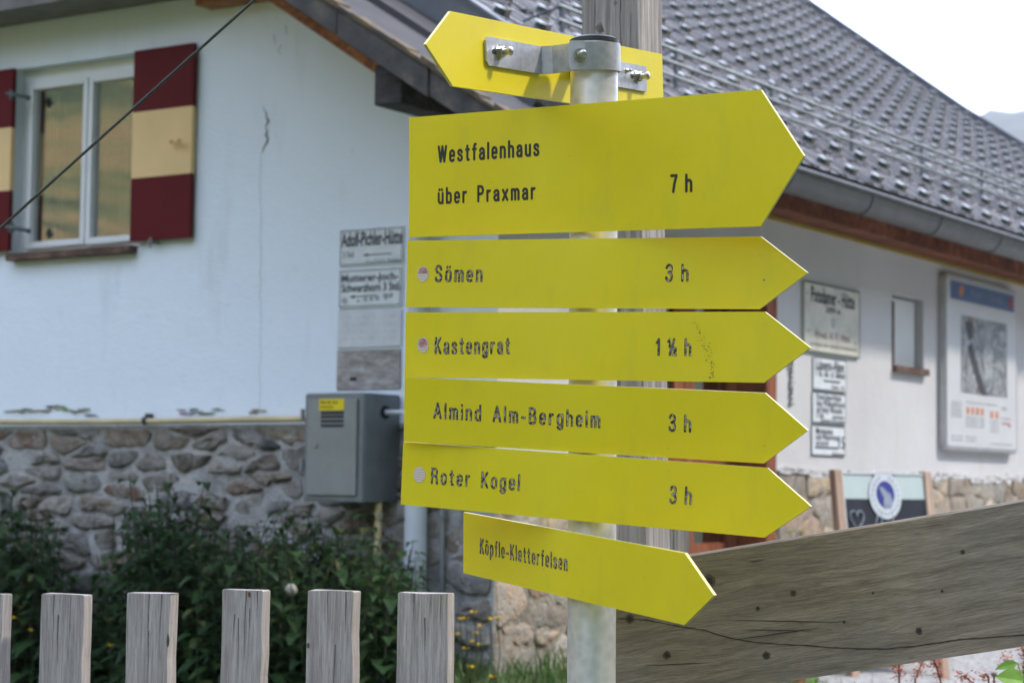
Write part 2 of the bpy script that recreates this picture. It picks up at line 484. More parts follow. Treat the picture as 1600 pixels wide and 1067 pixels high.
c = mix(nt, maprange(nt, f2, 0.60, 0.68, 0, 0.8), c, (0.36, 0.16, 0.08))
nt.links.new(c, b.inputs['Base Color']); b.inputs['Roughness'].default_value = 0.4
M['map'] = m
M['map_dark'] = simple('map_valley_dark', (0.05, 0.05, 0.055), 0.5, var=0.5, scale=30)
M['yellow_trim'] = simple('yellow_trim_board', (0.36, 0.25, 0.03), 0.5)

# window glass: a clear pane that mirrors the meadow opposite
m, nt, b = new_mat('window_glass')
nt.nodes.remove(b)
out = nt.nodes['Material Output']
gl = nd(nt, 'ShaderNodeBsdfGlossy', Roughness=0.015); gl.inputs['Color'].default_value = (0.95, 0.95, 0.93, 1)
tr = nd(nt, 'ShaderNodeBsdfTransparent'); tr.inputs['Color'].default_value = (0.8, 0.82, 0.8, 1)
v = coords(nt)
bn = nt.nodes.new('ShaderNodeBump'); bn.inputs['Strength'].default_value = 0.05; bn.inputs['Distance'].default_value = 0.01
nt.links.new(noise(nt, v, 3.0, 2), bn.inputs['Height']); nt.links.new(bn.outputs[0], gl.inputs['Normal'])
ms = nd(nt, 'ShaderNodeMixShader'); ms.inputs[0].default_value = 0.46
nt.links.new(tr.outputs[0], ms.inputs[1]); nt.links.new(gl.outputs[0], ms.inputs[2]); nt.links.new(ms.outputs[0], out.inputs['Surface'])
M['glass'] = m

def leaf_mat(name, c1, c2, c3=None):
    m, nt, b = new_mat(name)
    a = nt.nodes.new('ShaderNodeVertexColor'); a.layer_name = 'Col'
    v = coords(nt)
    f = noise(nt, v, 40, 3, 0.6)
    sp = nt.nodes.new('ShaderNodeSeparateColor'); nt.links.new(a.outputs['Color'], sp.inputs[0])
    st = [(0.1, c1), (0.8, c2)] if c3 is None else [(0.1, c1), (0.7, c2), (0.97, c3)]
    c = ramp(nt, sp.outputs[0], st)
    c = mix(nt, 0.4, c, ramp(nt, f, [(0.3, tuple(x * 0.7 for x in c1)), (0.7, c2)]))
    nt.links.new(c, b.inputs['Base Color']); b.inputs['Roughness'].default_value = 0.5
    b.inputs['Specular IOR Level'].default_value = 0.2
    out = nt.nodes['Material Output']
    tl = nt.nodes.new('ShaderNodeBsdfTranslucent'); nt.links.new(c, tl.inputs['Color'])
    ms = nd(nt, 'ShaderNodeMixShader'); ms.inputs[0].default_value = 0.3
    nt.links.new(b.outputs[0], ms.inputs[1]); nt.links.new(tl.outputs[0], ms.inputs[2]); nt.links.new(ms.outputs[0], out.inputs['Surface'])
    return m
M['nettle'] = leaf_mat('nettle_leaf', (0.010, 0.028, 0.010), (0.045, 0.10, 0.028), (0.11, 0.105, 0.035))
M['grass'] = leaf_mat('grass_blade', (0.035, 0.08, 0.02), (0.10, 0.19, 0.045), (0.24, 0.24, 0.08))
M['bright_leaf'] = leaf_mat('bright_leaf', (0.14, 0.28, 0.04), (0.24, 0.42, 0.07))
M['sorrel'] = leaf_mat('dock_seed_rust', (0.28, 0.06, 0.025), (0.50, 0.15, 0.06))
M['stem'] = simple('plant_stem', (0.028, 0.04, 0.016), 0.7, var=0.3, scale=30)
M['rust_stem'] = simple('dock_stem', (0.26, 0.10, 0.05), 0.7)
M['petal'] = simple('buttercup_petal', (0.80, 0.52, 0.01), 0.4, var=0.05)
M['fluff'] = simple('dandelion_fluff', (0.46, 0.44, 0.38), 0.9, var=0.1, scale=120)

m, nt, b = new_mat('earth_and_turf')
v = coords(nt)
f = noise(nt, v, 0.9, 8, 0.7)
f2 = noise(nt, coords(nt, (1, 0.5, 1.6)), 0.11, 8, 0.7, 1.0)
c = ramp(nt, f, [(0.3, (0.03, 0.05, 0.015)), (0.55, (0.075, 0.10, 0.03)), (0.75, (0.14, 0.13, 0.055))])
c2 = ramp(nt, f2, [(0.40, (0.02, 0.028, 0.008)), (0.47, (0.11, 0.09, 0.022)), (0.53, (0.22, 0.125, 0.045)), (0.60, (0.045, 0.05, 0.015)), (0.7, (0.13, 0.09, 0.035))])
sp = nt.nodes.new('ShaderNodeSeparateXYZ'); nt.links.new(v, sp.inputs[0])
far = maprange(nt, sp.outputs[0], -6.0, -12.0)
right = maprange(nt, sp.outputs[0], 6.0, 12.0)
c = mix(nt, far, c, mix(nt, 0.7, c, c2))
c = mix(nt, right, c, ramp(nt, f, [(0.3, (0.02, 0.03, 0.012)), (0.7, (0.07, 0.06, 0.03))]))  # dark ground for the added rise that holds back sky light
nt.links.new(c, b.inputs['Base Color']); b.inputs['Roughness'].default_value = 0.95
bump(nt, b, noise(nt, v, 8, 6, 0.7), 0.8, 0.05)
M['turf'] = m
m, nt, b = new_mat('grey_gravel')
v = coords(nt)
vo = nt.nodes.new('ShaderNodeTexVoronoi'); vo.inputs['Scale'].default_value = 38; nt.links.new(v, vo.inputs['Vector'])
f = noise(nt, v, 3, 7, 0.7)
c = ramp(nt, vo.outputs['Color'], [(0.2, (0.20, 0.20, 0.205)), (0.8, (0.40, 0.395, 0.39))])
c = mix(nt, maprange(nt, f, 0.35, 0.7, 0, 0.6), c, (0.30, 0.295, 0.29))
nt.links.new(c, b.inputs['Base Color']); b.inputs['Roughness'].default_value = 0.9
bump(nt, b, vo.outputs['Distance'], 0.7, 0.01)
M['gravel'] = m
m, nt, b = new_mat('forest_mountain')
v = coords(nt)
f = noise(nt, v, 0.012, 8, 0.7)
c = ramp(nt, f, [(0.35, (0.02, 0.03, 0.02)), (0.55, (0.05, 0.06, 0.04)), (0.7, (0.14, 0.14, 0.12))])
nt.links.new(c, b.inputs['Base Color']); b.inputs['Roughness'].default_value = 0.95
M['mountain'] = m

# ------------------------------------------------------------------ text
def text_mesh(s, offset=0.0, res=3, space=1.0):
    cu_ = bpy.data.curves.new('txt', 'FONT'); cu_.body = s; cu_.size = 1.0
    cu_.resolution_u = res; cu_.offset = offset; cu_.space_character = space
    ob = bpy.data.objects.new('txt', cu_); COL.objects.link(ob)
    bpy.context.view_layer.update()
    me = bpy.data.meshes.new_from_object(ob.evaluated_get(bpy.context.evaluated_depsgraph_get()))
    vs = [tuple(v.co) for v in me.vertices]; fs = [tuple(p.vertices) for p in me.polygons]
    bpy.data.objects.remove(ob); bpy.data.curves.remove(cu_); bpy.data.meshes.remove(me)
    return vs, fs
CAPH = None
def cap_height():
    global CAPH
    if CAPH is None:
        vs, _ = text_mesh('H'); CAPH = max(v[1] for v in vs) - min(v[1] for v in vs)
    return CAPH
def _cat(pts, n=5):
    P = [Vector((a, b_)) for a, b_ in pts]; out = []
    for i in range(len(P) - 1):
        p0, p1, p2, p3 = P[max(0, i - 1)], P[i], P[i + 1], P[min(len(P) - 1, i + 2)]
        for k in range(n):
            t = k / n
            out.append(0.5 * (2 * p1 + (p2 - p0) * t + (2 * p0 - 5 * p1 + 4 * p2 - p3) * t * t + (3 * p1 - p0 - 3 * p2 + p3) * t ** 3))
    out.append(P[-1]); return [(v.x, v.y) for v in out]
def _arc(cx, cy, rx, ry, a0, a1, n=10):
    return [(cx + rx * math.cos(R(a0 + (a1 - a0) * k / n)), cy + ry * math.sin(R(a0 + (a1 - a0) * k / n))) for k in range(n + 1)]
_b, _X, _T = .07, .65, .93
_bowl = _arc(.13, .50, .13, .15, 0, 180) + _arc(.13, .22, .13, .15, 180, 360) + [(.26, .50)]
_arch = lambda x, w: [(x, .46)] + _arc(x + w / 2, .50, w / 2, .15, 170, 0) + [(x + w, _b)]
_U = [(0, _X)] + _arc(.13, .22, .13, .15, 180, 360) + [(.26, .25)]
GLY = {
 'n': (.26, [[(0, _b), (0, _X)], _arch(0, .26)]),
 'm': (.42, [[(0, _b), (0, _X)], _arch(0, .21), _arch(.21, .21)]),
 'h': (.26, [[(0, _b), (0, _T)], _arch(0, .26)]),
 'r': (.17, [[(0, _b), (0, _X)], [(0, .46), (.03, .57), (.09, .635), (.17, .645)]]),
 'u': (.26, [_U, [(.26, _b), (.26, _X)]]),
 '\u00fc': (.26, [_U, [(.26, _b), (.26, _X)], [(.05, .85), (.05, .88)], [(.21, .85), (.21, .88)]]),
 'o': (.26, [_bowl]),
 '\u00f6': (.26, [_bowl, [(.05, .85), (.05, .88)], [(.21, .85), (.21, .88)]]),
 'e': (.26, [[(0, .36), (.26, .36), (.26, .50)] + _arc(.13, .50, .13, .15, 0, 180) + _arc(.13, .22, .13, .15, 180, 322)]),
 'a': (.26, [[(.01, .52)] + _arc(.13, .52, .12, .13, 160, 0) + [(.26, _b)], _cat([(.26, .42), (.12, .38), (.01, .30), (0, .19), (.05, .09), (.13, .07), (.21, .12), (.26, .22)])]),
 's': (.25, [_cat([(.24, .52), (.20, .62), (.12, .65), (.03, .61), (.01, .51), (.06, .42), (.19, .33), (.25, .22), (.22, .11), (.12, .07), (.03, .11), (0, .20)])]),
 't': (.18, [[(.08, .86), (.08, .16), (.11, .08), (.18, .07)], [(0, _X), (.18, _X)]]),
 'f': (.18, [[(.18, _T), (.12, .92), (.08, .84), (.08, _b)], [(0, _X), (.18, _X)]]),
 'l': (0, [[(0, _b), (0, _T)]]),
 'i': (0, [[(0, _b), (0, _X)], [(0, .87), (0, .91)]]),
 'b': (.26, [[(0, _b), (0, _T)], _bowl]),
 'd': (.26, [[(.26, _b), (.26, _T)], _bowl]),
 'p': (.26, [[(0, -.18), (0, _X)], _bowl]),
 'g': (.26, [_bowl, [(.26, _X), (.26, -.04), (.22, -.13), (.13, -.17), (.04, -.14), (0, -.07)]]),
 'x': (.28, [[(0, _b), (.28, _X)], [(.28, _b), (0, _X)]]),
 'W': (.50, [[(0, _T), (.125, _b)], [(.125, _b), (.25, _T)], [(.25, _T), (.375, _b)], [(.375, _b), (.50, _T)]]),
 'P': (.30, [[(0, _b), (0, _T), (.16, _T)] + _arc(.16, .71, .14, .22, 90, -90) + [(0, .49)]]),
 'R': (.32, [[(0, _b), (0, _T), (.16, _T)] + _arc(.16, .73, .14, .20, 90, -90) + [(0, .53)], [(.16, .53), (.28, .43), (.30, .25), (.33, _b)]]),
 'B': (.32, [[(0, _b), (0, _T), (.16, _T)] + _arc(.16, .73, .13, .20, 90, -90) + [(0, .53)], [(.16, .53)] + _arc(.17, .30, .15, .23, 90, -90) + [(0, _b)]]),
 'A': (.38, [[(0, _b), (.19, _T)], [(.19, _T), (.38, _b)], [(.07, .33), (.31, .33)]]),
 'K': (.32, [[(0, _b), (0, _T)], [(.30, _T), (0, .42)], [(.10, .54), (.33, _b)]]),
 'S': (.32, [_cat([(.31, .74), (.27, .87), (.16, .93), (.05, .88), (.01, .75), (.05, .62), (.16, .53), (.28, .43), (.32, .28), (.28, .13), (.16, .07), (.04, .12), (0, .26)])]),
 '3': (.28, [_cat([(.01, .78), (.05, .89), (.14, .93), (.24, .88), (.27, .76), (.23, .59), (.12, .52), (.23, .47), (.28, .30), (.24, .12), (.14, .07), (.04, .11), (0, .24)])]),
 '7': (.28, [[(0, _T), (.28, _T)], [(.28, _T), (.17, .52), (.11, _b)]]),
 '1': (.12, [[(0, .74), (.08, .80), (.12, _T)], [(.12, _T), (.12, _b)]]),
 '\u00bd': (.46, [[(0, .80), (.06, .84), (.09, _T), (.09, .50)], [(.34, _T), (.10, _b)], _cat([(.29, .36), (.33, .44), (.40, .44), (.44, .37), (.42, .28), (.30, .08)]) + [(.45, _b)]]),
 '-': (.17, [[(0, .37), (.17, .37)]]),
}
def stroke_text(mb, s, O, X, Y, width, cap, lift, hw):
    """routed sign lettering: every letter is a few strokes of one width with round ends"""
    gap = .285
    x = 0; items = []
    for ch in s:
        if ch == ' ': x += .26; continue
        w_, st = GLY[ch]; items.append((x, st)); x += w_ + gap
    tot = x - gap
    sx = (width - 2 * hw * cap) / tot
    ln = lift.normalized(); k = 0
    for x0, st in items:
        for j, pl in enumerate(st):
            pts = [Vector((hw * cap + (x0 + a) * sx, b_ * cap)) for a, b_ in pl]
            q = [pts[0]]
            for p in pts[1:]:
                if (p - q[-1]).length > 1e-5: q.append(p)
            pts = q; n = len(pts); r_ = hw * cap
            closed = (pts[0] - pts[-1]).length < 1e-4
            L_, R_ = [], []
            for i in range(n):
                d1 = (pts[i] - pts[i - 1]).normalized() if i else None
                d2 = (pts[i + 1] - pts[i]).normalized() if i < n - 1 else None
                if closed and i == 0: d1 = (pts[-1] - pts[-2]).normalized()
                if closed and i == n - 1: d2 = (pts[1] - pts[0]).normalized()
                d1 = d1 or d2; d2 = d2 or d1
                n1 = Vector((-d1.y, d1.x)); n2 = Vector((-d2.y, d2.x)); nn = (n1 + n2)
                nn = nn.normalized() if nn.length > 1e-3 else n1
                m_l = min(1.6, 1 / max(.3, nn.dot(n1)))
                L_.append(pts[i] + nn * r_ * m_l); R_.append(pts[i] - nn * r_ * m_l)
            off_ = lift + ln * (.00002 * j)
            tr = lambda v: O + X * v.x + Y * v.y + off_
            mb.add([tr(v) for v in L_ + R_], [(i, i + 1, n + i + 1, n + i) for i in range(n - 1)])
            if not closed:
                for (p, d_) in ((pts[0], (pts[0] - pts[1]).normalized()), (pts[-1], (pts[-1] - pts[-2]).normalized())):
                    a0 = math.atan2(d_.y, d_.x)
                    mb.add([tr(p + Vector((math.cos(a0 + R(t)), math.sin(a0 + R(t)))) * r_) for t in range(-90, 91, 30)], [tuple(range(7))])
def add_text(mb, s, O, X, Y, width, cap, lift, offset=0.0, space=1.0, off_scale=None):
    """text with baseline start O, running along X (unit) for width, capitals cap high along Y, moved by lift"""
    vs, fs = text_mesh(s, offset, 3, space)
    v0, _ = text_mesh(s, 0.0, 3, space)
    x0 = min(v[0] for v in v0); x1 = max(v[0] for v in v0)
    sx = width / (x1 - x0); sy = cap / cap_height()
    mb.add([O + X * ((v[0] - x0) * sx) + Y * (v[1] * sy) + lift for v in vs], fs)

# ------------------------------------------------------------------ terrain
def smooth(a, b, x):
    t = max(0.0, min(1.0, (x - a) / (b - a))); return t * t * (3 - 2 * t)
def ground_z(x, y):
    P = Vector((x, y, 0)) - K
    t = P.dot(E3); u = P.dot(G3)
    z = 0.02
    # bank of earth against the foot of the gable wall and round its corner
    d = math.hypot(min(0, t + 0.0) , min(0.0, u + 1.1))
    z += 0.40 * (1 - smooth(0.1, 2.6, d)) * (1 - smooth(0.2, 2.2, t)) * smooth(-3.5, -0.6, u)
    z += 0.05 * math.sin(x * 1.3 + y) * math.sin(y * 0.9 - x * 0.4) * (1 - smooth(-1, 1, x - 0.5 * y + 6))
    z += 0.46 * max(0, -x - 13) + (0.15 * math.sin(x * 0.3 + y * 0.21) * min(8, max(0, -x - 13)) * 0.4)
    z += (0.08 + 0.16 * (1 - smooth(0.1, 1.3, -u))) * smooth(0.6, 2.2, t) * (1 - smooth(-0.2, 0.0, u))
    s_ = 0.84 * x - 0.54 * y - 9.0                     # unseen rise added on the right to cut sky light on the eaves wall
    z += 0.85 * max(0, s_) * smooth(0, 6, s_)
    return z
m_ = MB()
xs = sorted(set([-900, -600, -400, -250, -160, -110] + [-80 + i * 4 for i in range(17)] + [round(-14 + 0.3 * i, 2) for i in range(90)] + [14, 18, 25, 40, 70, 120, 200, 350, 600, 900]))
ys = sorted(set([-900, -500, -250, -120, -70, -40, -25, -15, -8, -4, -1] + [round(0.6 + 0.3 * i, 2) for i in range(80)] + [26, 30, 38, 50, 80, 130, 220, 400, 700, 1100, 1500]))
vs = [(x, y, min(ground_z(x, y), 90)) for y in ys for x in xs]
nx = len(xs)
m_.add(vs, [(j * nx + i, j * nx + i + 1, (j + 1) * nx + i + 1, (j + 1) * nx + i) for j in range(len(ys) - 1) for i in range(nx - 1)])
tag(m_.build('ground', M['turf'], smooth=True), kind='structure')
# gravel forecourt before the eaves wall
m_ = MB()
gs = [-0.2 + 0.35 * i for i in range(60)]
os_ = [0.02 + 0.3 * j for j in range(22)]
vs = []
for o in os_:
    for t in gs:
        P = W(t + 2.1 + 0.12 * math.sin(o * 3), -o, 0)
        vs.append((P.x, P.y, ground_z(P.x, P.y) + 0.03 + 0.02 * math.sin(t * 2.1) * math.sin(o * 1.7)))
n = len(gs)
m_.add(vs, [(j * n + i, j * n + i + 1, (j + 1) * n + i + 1, (j + 1) * n + i) for j in range(len(os_) - 1) for i in range(n - 1)])
tag(m_.build('gravel_yard', M['gravel'], smooth=True), kind='structure')

# misty mountain
m_ = MB()
vs = []; NX, NY = 60, 14
for j in range(NY):
    for i in range(NX):
        x = 120 + i * 14.0; y = 1050 + j * 40.0
        prof = 20 + 232 * smooth(150, 305, x) + 0.10 * max(0, x - 305)
        z = .955 * prof * math.sin(math.pi * (j + 0.001) / (NY - 1)) ** 0.7 + 4 * math.sin(x * 0.05 + j) + 2 * math.sin(x * 0.17 + 2 * j)
        if j in (0, NY - 1): z = 0
        vs.append((x, y, max(0, z)))
m_.add(vs, [(j * NX + i, j * NX + i + 1, (j + 1) * NX + i + 1, (j + 1) * NX + i) for j in range(NY - 1) for i in range(NX - 1)])
tag(m_.build('mountain', M['mountain'], smooth=True), kind='structure')

# thin mountain air
hz_ = MB()
hz_.box(Vector((-1000, -1000, -3)), Vector((2100, 0, 0)), Vector((0, 2700, 0)), Vector((0, 0, 330)))
m, nt, b = new_mat('mountain_haze')
nt.nodes.remove(b)
pv = nt.nodes.new('ShaderNodeVolumePrincipled')
pv.inputs['Color'].default_value = (0.93, 0.95, 1.0, 1); pv.inputs['Density'].default_value = 0.00030; pv.inputs['Anisotropy'].default_value = 0.2
nt.links.new(pv.outputs[0], nt.nodes['Material Output'].inputs['Volume'])
tag(hz_.build('haze', m), kind='stuff')

# ------------------------------------------------------------------ the hut
hut = empty('mountain_hut', W(0, 0, 0))
tag(hut, 'white plastered alpine hut with rubble stone base and grey metal tile roof', 'house')
UMAX, TMAX, ZB1 = 12.4, 14.6, 1.54
WT = 0.45
UR = 6.2             # ridge line
def roof_under(u): return 2.715 + 0.645 * min(u, 2 * UR - u)

def wall_cells(mb, f, us, zs, hole, zt=None):
    """grid of quads skipping the cells for which hole(u, z) is true"""
    for i in range(len(us) - 1):
        for j in range(len(zs) - 1):
            if hole((us[i] + us[i + 1]) / 2, (zs[j] + zs[j + 1]) / 2): continue
            mb.quad(f(us[i], zs[j]), f(us[i + 1], zs[j]), f(us[i + 1], zs[j + 1]), f(us[i], zs[j + 1]))

# window opening on the gable wall
wu0, wu1 = 2.15, LW(20, 200)[0]
wz0, wz1 = LW(110, 393)[1], LW(110, 97)[1]
m_ = MB()
def fw(u, z): return W(0, u, z)
zlow = ZB1 - 0.02
jag = []
u = -0.012
rj = random.Random(5)
wall_cells(m_, fw, [0.0, wu0, wu1, UMAX], [zlow, wz0, wz1, 2.715], lambda a, b: wu0 < a < wu1 and wz0 < b < wz1)
# gable above 2.715 including the part of the opening that reaches higher
m_.quad(W(0, 0, 2.715), W(0, wu0, 2.715), W(0, wu0, roof_under(wu0)), W(0, 0, 2.7151)) if False else None
m_.add([W(0, 0, 2.715), W(0, wu0, 2.715), W(0, wu0, roof_under(wu0))], [(0, 1, 2)])
m_.add([W(0, wu0, wz1), W(0, wu1, wz1), W(0, wu1, roof_under(wu1)), W(0, wu0, roof_under(wu0))], [(0, 1, 2, 3)])
m_.add([W(0, wu1, 2.715), W(0, UMAX, 2.715), W(0, UR, roof_under(UR)), W(0, wu1, roof_under(wu1))], [(0, 1, 2, 3)])
# remove the quads that doubled the opening: rebuild cleanly below instead
m_ = MB()
wall_cells(m_, fw, [0.0, wu0], [zlow, 2.715], lambda a, b: False)
m_.add([W(0, 0, 2.715), W(0, wu0, 2.715), W(0, wu0, roof_under(wu0))], [(0, 1, 2)])
wall_cells(m_, fw, [wu0, wu1], [zlow, wz0], lambda a, b: False)
m_.add([W(0, wu0, wz1), W(0, wu1, wz1), W(0, wu1, roof_under(wu1)), W(0, wu0, roof_under(wu0))], [(0, 1, 2, 3)])
wall_cells(m_, fw, [wu1, UMAX], [zlow, 2.715], lambda a, b: False)
m_.add([W(0, wu1, 2.715), W(0, UMAX, 2.715), W(0, UR, roof_under(UR)), W(0, wu1, roof_under(wu1))], [(0, 1, 2, 3)])
# reveals
D = 0.13
m_.quad(W(0, wu1, wz0), W(D + .2, wu1, wz0), W(D + .2, wu1, wz1), W(0, wu1, wz1))
m_.quad(W(0, wu0, wz0), W(D + .2, wu0, wz0), W(D + .2, wu0, wz1), W(0, wu0, wz1))
m_.quad(W(0, wu0, wz1), W(0, wu1, wz1), W(D + .2, wu1, wz1), W(D + .2, wu0, wz1))
m_.quad(W(0, wu0, wz0), W(0, wu1, wz0), W(D + .2, wu1, wz0), W(D + .2, wu0, wz0))
# ragged lower edge of the plaster, a few centimetres thick
pts = []
u = 0.0
while u < 4.2:
    pts.append((u, zlow - 0.03 + 0.05 * rj.random() ** 2 * (2.0 if 2.5 < u < 3.2 or 1.7 < u < 2.0 else 0.4)))
    u += 0.03 + 0.05 * rj.random()
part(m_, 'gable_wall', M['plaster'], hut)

# eaves wall with niche and doorway
dt0, dz1 = 1.30, 2.50
dt1 = RW(1210, 480)[0]
n0, n1 = RW(1394, 460)[0], RW(1443, 588)[0]
nz0, nz1 = RW(1395, 578)[1], RW(1394, 458)[1]
def fr(t, z): return W(t, 0, z)
ZB2 = 1.35
m_ = MB()
wall_cells(m_, fr, [0.0, dt0, dt1, n0, n1, TMAX], [ZB2, nz0, nz1, dz1, 2.76], lambda a, b: (dt0 < a < dt1 and b < dz1) or (n0 < a < n1 and nz0 < b < nz1))
for (a0, a1, b0, b1, dd) in ((n0, n1, nz0, nz1, 0.09), (dt0, dt1, 0.0, dz1, 0.35)):
    m_.quad(W(a0, 0, b0), W(a0, dd, b0), W(a0, dd, b1), W(a0, 0, b1))
    m_.quad(W(a1, 0, b0), W(a1, dd, b0), W(a1, dd, b1), W(a1, 0, b1))
    m_.quad(W(a0, 0, b1), W(a1, 0, b1), W(a1, dd, b1), W(a0, dd, b1))
    m_.quad(W(a0, 0, b0), W(a1, 0, b0), W(a1, dd, b0), W(a0, dd, b0))
m_.quad(W(n0, .09, nz0), W(n1, .09, nz0), W(n1, .09, nz1), W(n0, .09, nz1))
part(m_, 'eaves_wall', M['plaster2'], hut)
# remaining shell so the hut is closed from other sides
m_ = MB()
m_.quad(W(0, UMAX, -1), W(TMAX, UMAX, -1), W(TMAX, UMAX, 2.715), W(0, UMAX, 2.715))
m_.add([W(TMAX, 0, -1), W(TMAX, UMAX, -1), W(TMAX, UMAX, 2.715), W(TMAX, UR, roof_under(UR)), W(TMAX, 0, 2.715)], [(0, 1, 2, 3, 4)])
part(m_, 'rear_wall', M['plaster'], hut)

# crack in the gable plaster
m_ = MB()
rc = random.Random(3)
def strip(mb, f, pts, w, lift):
    vs = []
    for i, p in enumerate(pts):
        ww = w[i] if isinstance(w, list) else w
        vs += [f(p[0] - ww, p[1]) + lift, f(p[0] + ww, p[1]) + lift]
    mb.add(vs, [(2 * i, 2 * i + 1, 2 * i + 3, 2 * i + 2) for i in range(len(pts) - 1)])
cp = [(412, 166), (413, 172), (417, 178), (416, 183), (420, 189), (417, 195), (415, 198), (418, 205), (416, 211), (419, 218), (417, 224), (413, 229), (411, 236), (410, 240)]
strip(m_, fw, [LW(*p) for p in cp], [.001, .002, .004, .003, .007, .005, .002, .004, .008, .006, .007, .004, .003, .001], -E3 * 0.003)
pts = []
y = 240
while y < 645:
    pts.append(LW(408 + rc.uniform(-2, 2) - (y - 240) * 0.003, y)); y += 9
strip(m_, fw, pts, 0.0008, -E3 * 0.003)
for (px, py) in ((430, 55), (446, 40), (437, 70)):
    strip(m_, fw, [LW(px + rc.uniform(-3, 3), py + 5 * i) for i in range(4)], 0.0015, -E3 * 0.003)
part(m_, 'plaster_crack', simple('crack_shadow_grey', (0.22, 0.23, 0.235), 0.9, var=0.4, scale=40), hut)

# ---- stone base
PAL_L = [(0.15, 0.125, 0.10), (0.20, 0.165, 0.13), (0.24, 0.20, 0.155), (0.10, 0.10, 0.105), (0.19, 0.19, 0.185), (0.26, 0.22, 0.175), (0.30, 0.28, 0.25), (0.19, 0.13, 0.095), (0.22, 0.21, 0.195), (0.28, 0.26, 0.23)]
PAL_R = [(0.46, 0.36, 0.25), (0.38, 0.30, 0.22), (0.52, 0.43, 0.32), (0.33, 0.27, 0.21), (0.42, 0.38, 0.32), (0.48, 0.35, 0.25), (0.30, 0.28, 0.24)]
def clip_poly(poly, p, n_):
    out = []
    for i in range(len(poly)):
        a, b_ = poly[i], poly[(i + 1) % len(poly)]
        da = (a[0] - p[0]) * n_[0] + (a[1] - p[1]) * n_[1]; db = (b_[0] - p[0]) * n_[0] + (b_[1] - p[1]) * n_[1]
        if da <= 0: out.append(a)
        if (da < 0 < db) or (db < 0 < da):
            t = da / (da - db); out.append((a[0] + (b_[0] - a[0]) * t, a[1] + (b_[1] - a[1]) * t))
    return out
def stone_field(mb, f, nrm, s0, s1, z0, z1, pal, rowh, gap, aspect, seed, skip=0.0, dome=0.022):
    r = random.Random(seed)
    # irregular cells in a space squeezed by the aspect, coursed only loosely
    cw = rowh * aspect
    pts = []; z = z1 - rowh * .45; row = 0
    while z > z0:
        s = s0 + cw * (0.25 if row % 2 else 0.7)
        while s < s1:
            if r.random() < .22:
                pts.append((s + r.uniform(-.3, .3) * cw, z + .28 * rowh)); pts.append((s + r.uniform(-.3, .3) * cw, z - .26 * rowh))
            else: pts.append((s + r.uniform(-.38, .38) * cw, z + r.uniform(-.30, .30) * rowh))
            s += cw * r.choice((.6, .85, 1.0, 1.35))
        z -= rowh * r.uniform(.85, 1.1); row += 1
    P = [(a / aspect, b_) for a, b_ in pts]
    for i, (x, y) in enumerate(P):
        if r.random() < skip: continue
        poly = [(x - rowh, y - rowh), (x + rowh, y - rowh), (x + rowh, y + rowh), (x - rowh, y + rowh)]
        for j, (x2, y2) in enumerate(P):
            if i != j and abs(x2 - x) < 2 * rowh and abs(y2 - y) < 2 * rowh:
                poly = clip_poly(poly, ((x + x2) / 2, (y + y2) / 2), (x2 - x, y2 - y))
        poly = clip_poly(poly, (0, z1 - .004), (0, 1)); poly = clip_poly(poly, (s0 / aspect, 0), (-1, 0)); poly = clip_poly(poly, (s1 / aspect, 0), (1, 0))
        if len(poly) < 3: continue
        poly = [(a * aspect, b_) for a, b_ in poly]
        cx_ = sum(p[0] for p in poly) / len(poly); cz_ = sum(p[1] for p in poly) / len(poly)
        # corner rounding and a ragged outline
        ring = []
        for q in range(len(poly)):
            a, b_ = poly[q], poly[(q + 1) % len(poly)]
            ll = math.hypot(b_[0] - a[0], b_[1] - a[1]); m__ = max(2, int(ll / .035))
            for w_ in range(m__): ring.append((a[0] + (b_[0] - a[0]) * (w_ + .5) / m__, a[1] + (b_[1] - a[1]) * (w_ + .5) / m__))
        g_ = gap * r.uniform(.7, 1.6); N = len(ring); o = []
        if N < 5: continue
        for (a, b_) in ring:
            dx, dz = a - cx_, b_ - cz_; ll = math.hypot(dx, dz) + 1e-6; k = max(.25, 1 - (g_ + r.uniform(-.3, 1.7) * gap) / ll)
            o.append((dx * k, dz * k))
        d = dome * r.uniform(.3, 1.4); tx, tz = r.uniform(-.5, .5) * d, r.uniform(-.5, .5) * d
        c = pal[r.randrange(len(pal))]; k = r.uniform(.7, 1.3); mb.cur = tuple(v_ * k for v_ in c)
        ext = max(math.hypot(*p) for p in o)
        vs = []
        for ri, (sc, dd) in enumerate(((1.0, -.015), (.95, d * .5), (.78, d * .9), (.45, d), (.15, d * 1.02))):
            for (dx, dz) in o:
                jit = (r.uniform(-.25, .25) * d + (dx * tx + dz * tz) / ext * 1.0) if ri else 0
                vs.append(f(cx_ + dx * sc, cz_ + dz * sc) + nrm * (dd + jit))
        fs = [(ri * N + q, ri * N + (q + 1) % N, ri * N + N + (q + 1) % N, ri * N + N + q) for ri in range(4) for q in range(N)]
        fs.append(tuple(range(4 * N, 5 * N)))
        mb.add(vs, fs)
def mortar_sheet(mb, f, nrm, s0, s1, z0, z1, seed, step=0.06, amp=0.012):
    r = random.Random(seed)
    ns = int((s1 - s0) / step); nz_ = max(2, int((z1 - z0) / step))
    vs = []
    for j in range(nz_ + 1):
        for i in range(ns + 1):
            a = amp * r.uniform(-1, 1) if 0 < i < ns and 0 < j < nz_ else 0
            vs.append(f(s0 + (s1 - s0) * i / ns, z0 + (z1 - z0) * j / nz_) + nrm * a)
    mb.add(vs, [(j * (ns + 1) + i, j * (ns + 1) + i + 1, (j + 1) * (ns + 1) + i + 1, (j + 1) * (ns + 1) + i) for j in range(nz_) for i in range(ns)])
m_ = MB()
nL = -E3; nR = -G3
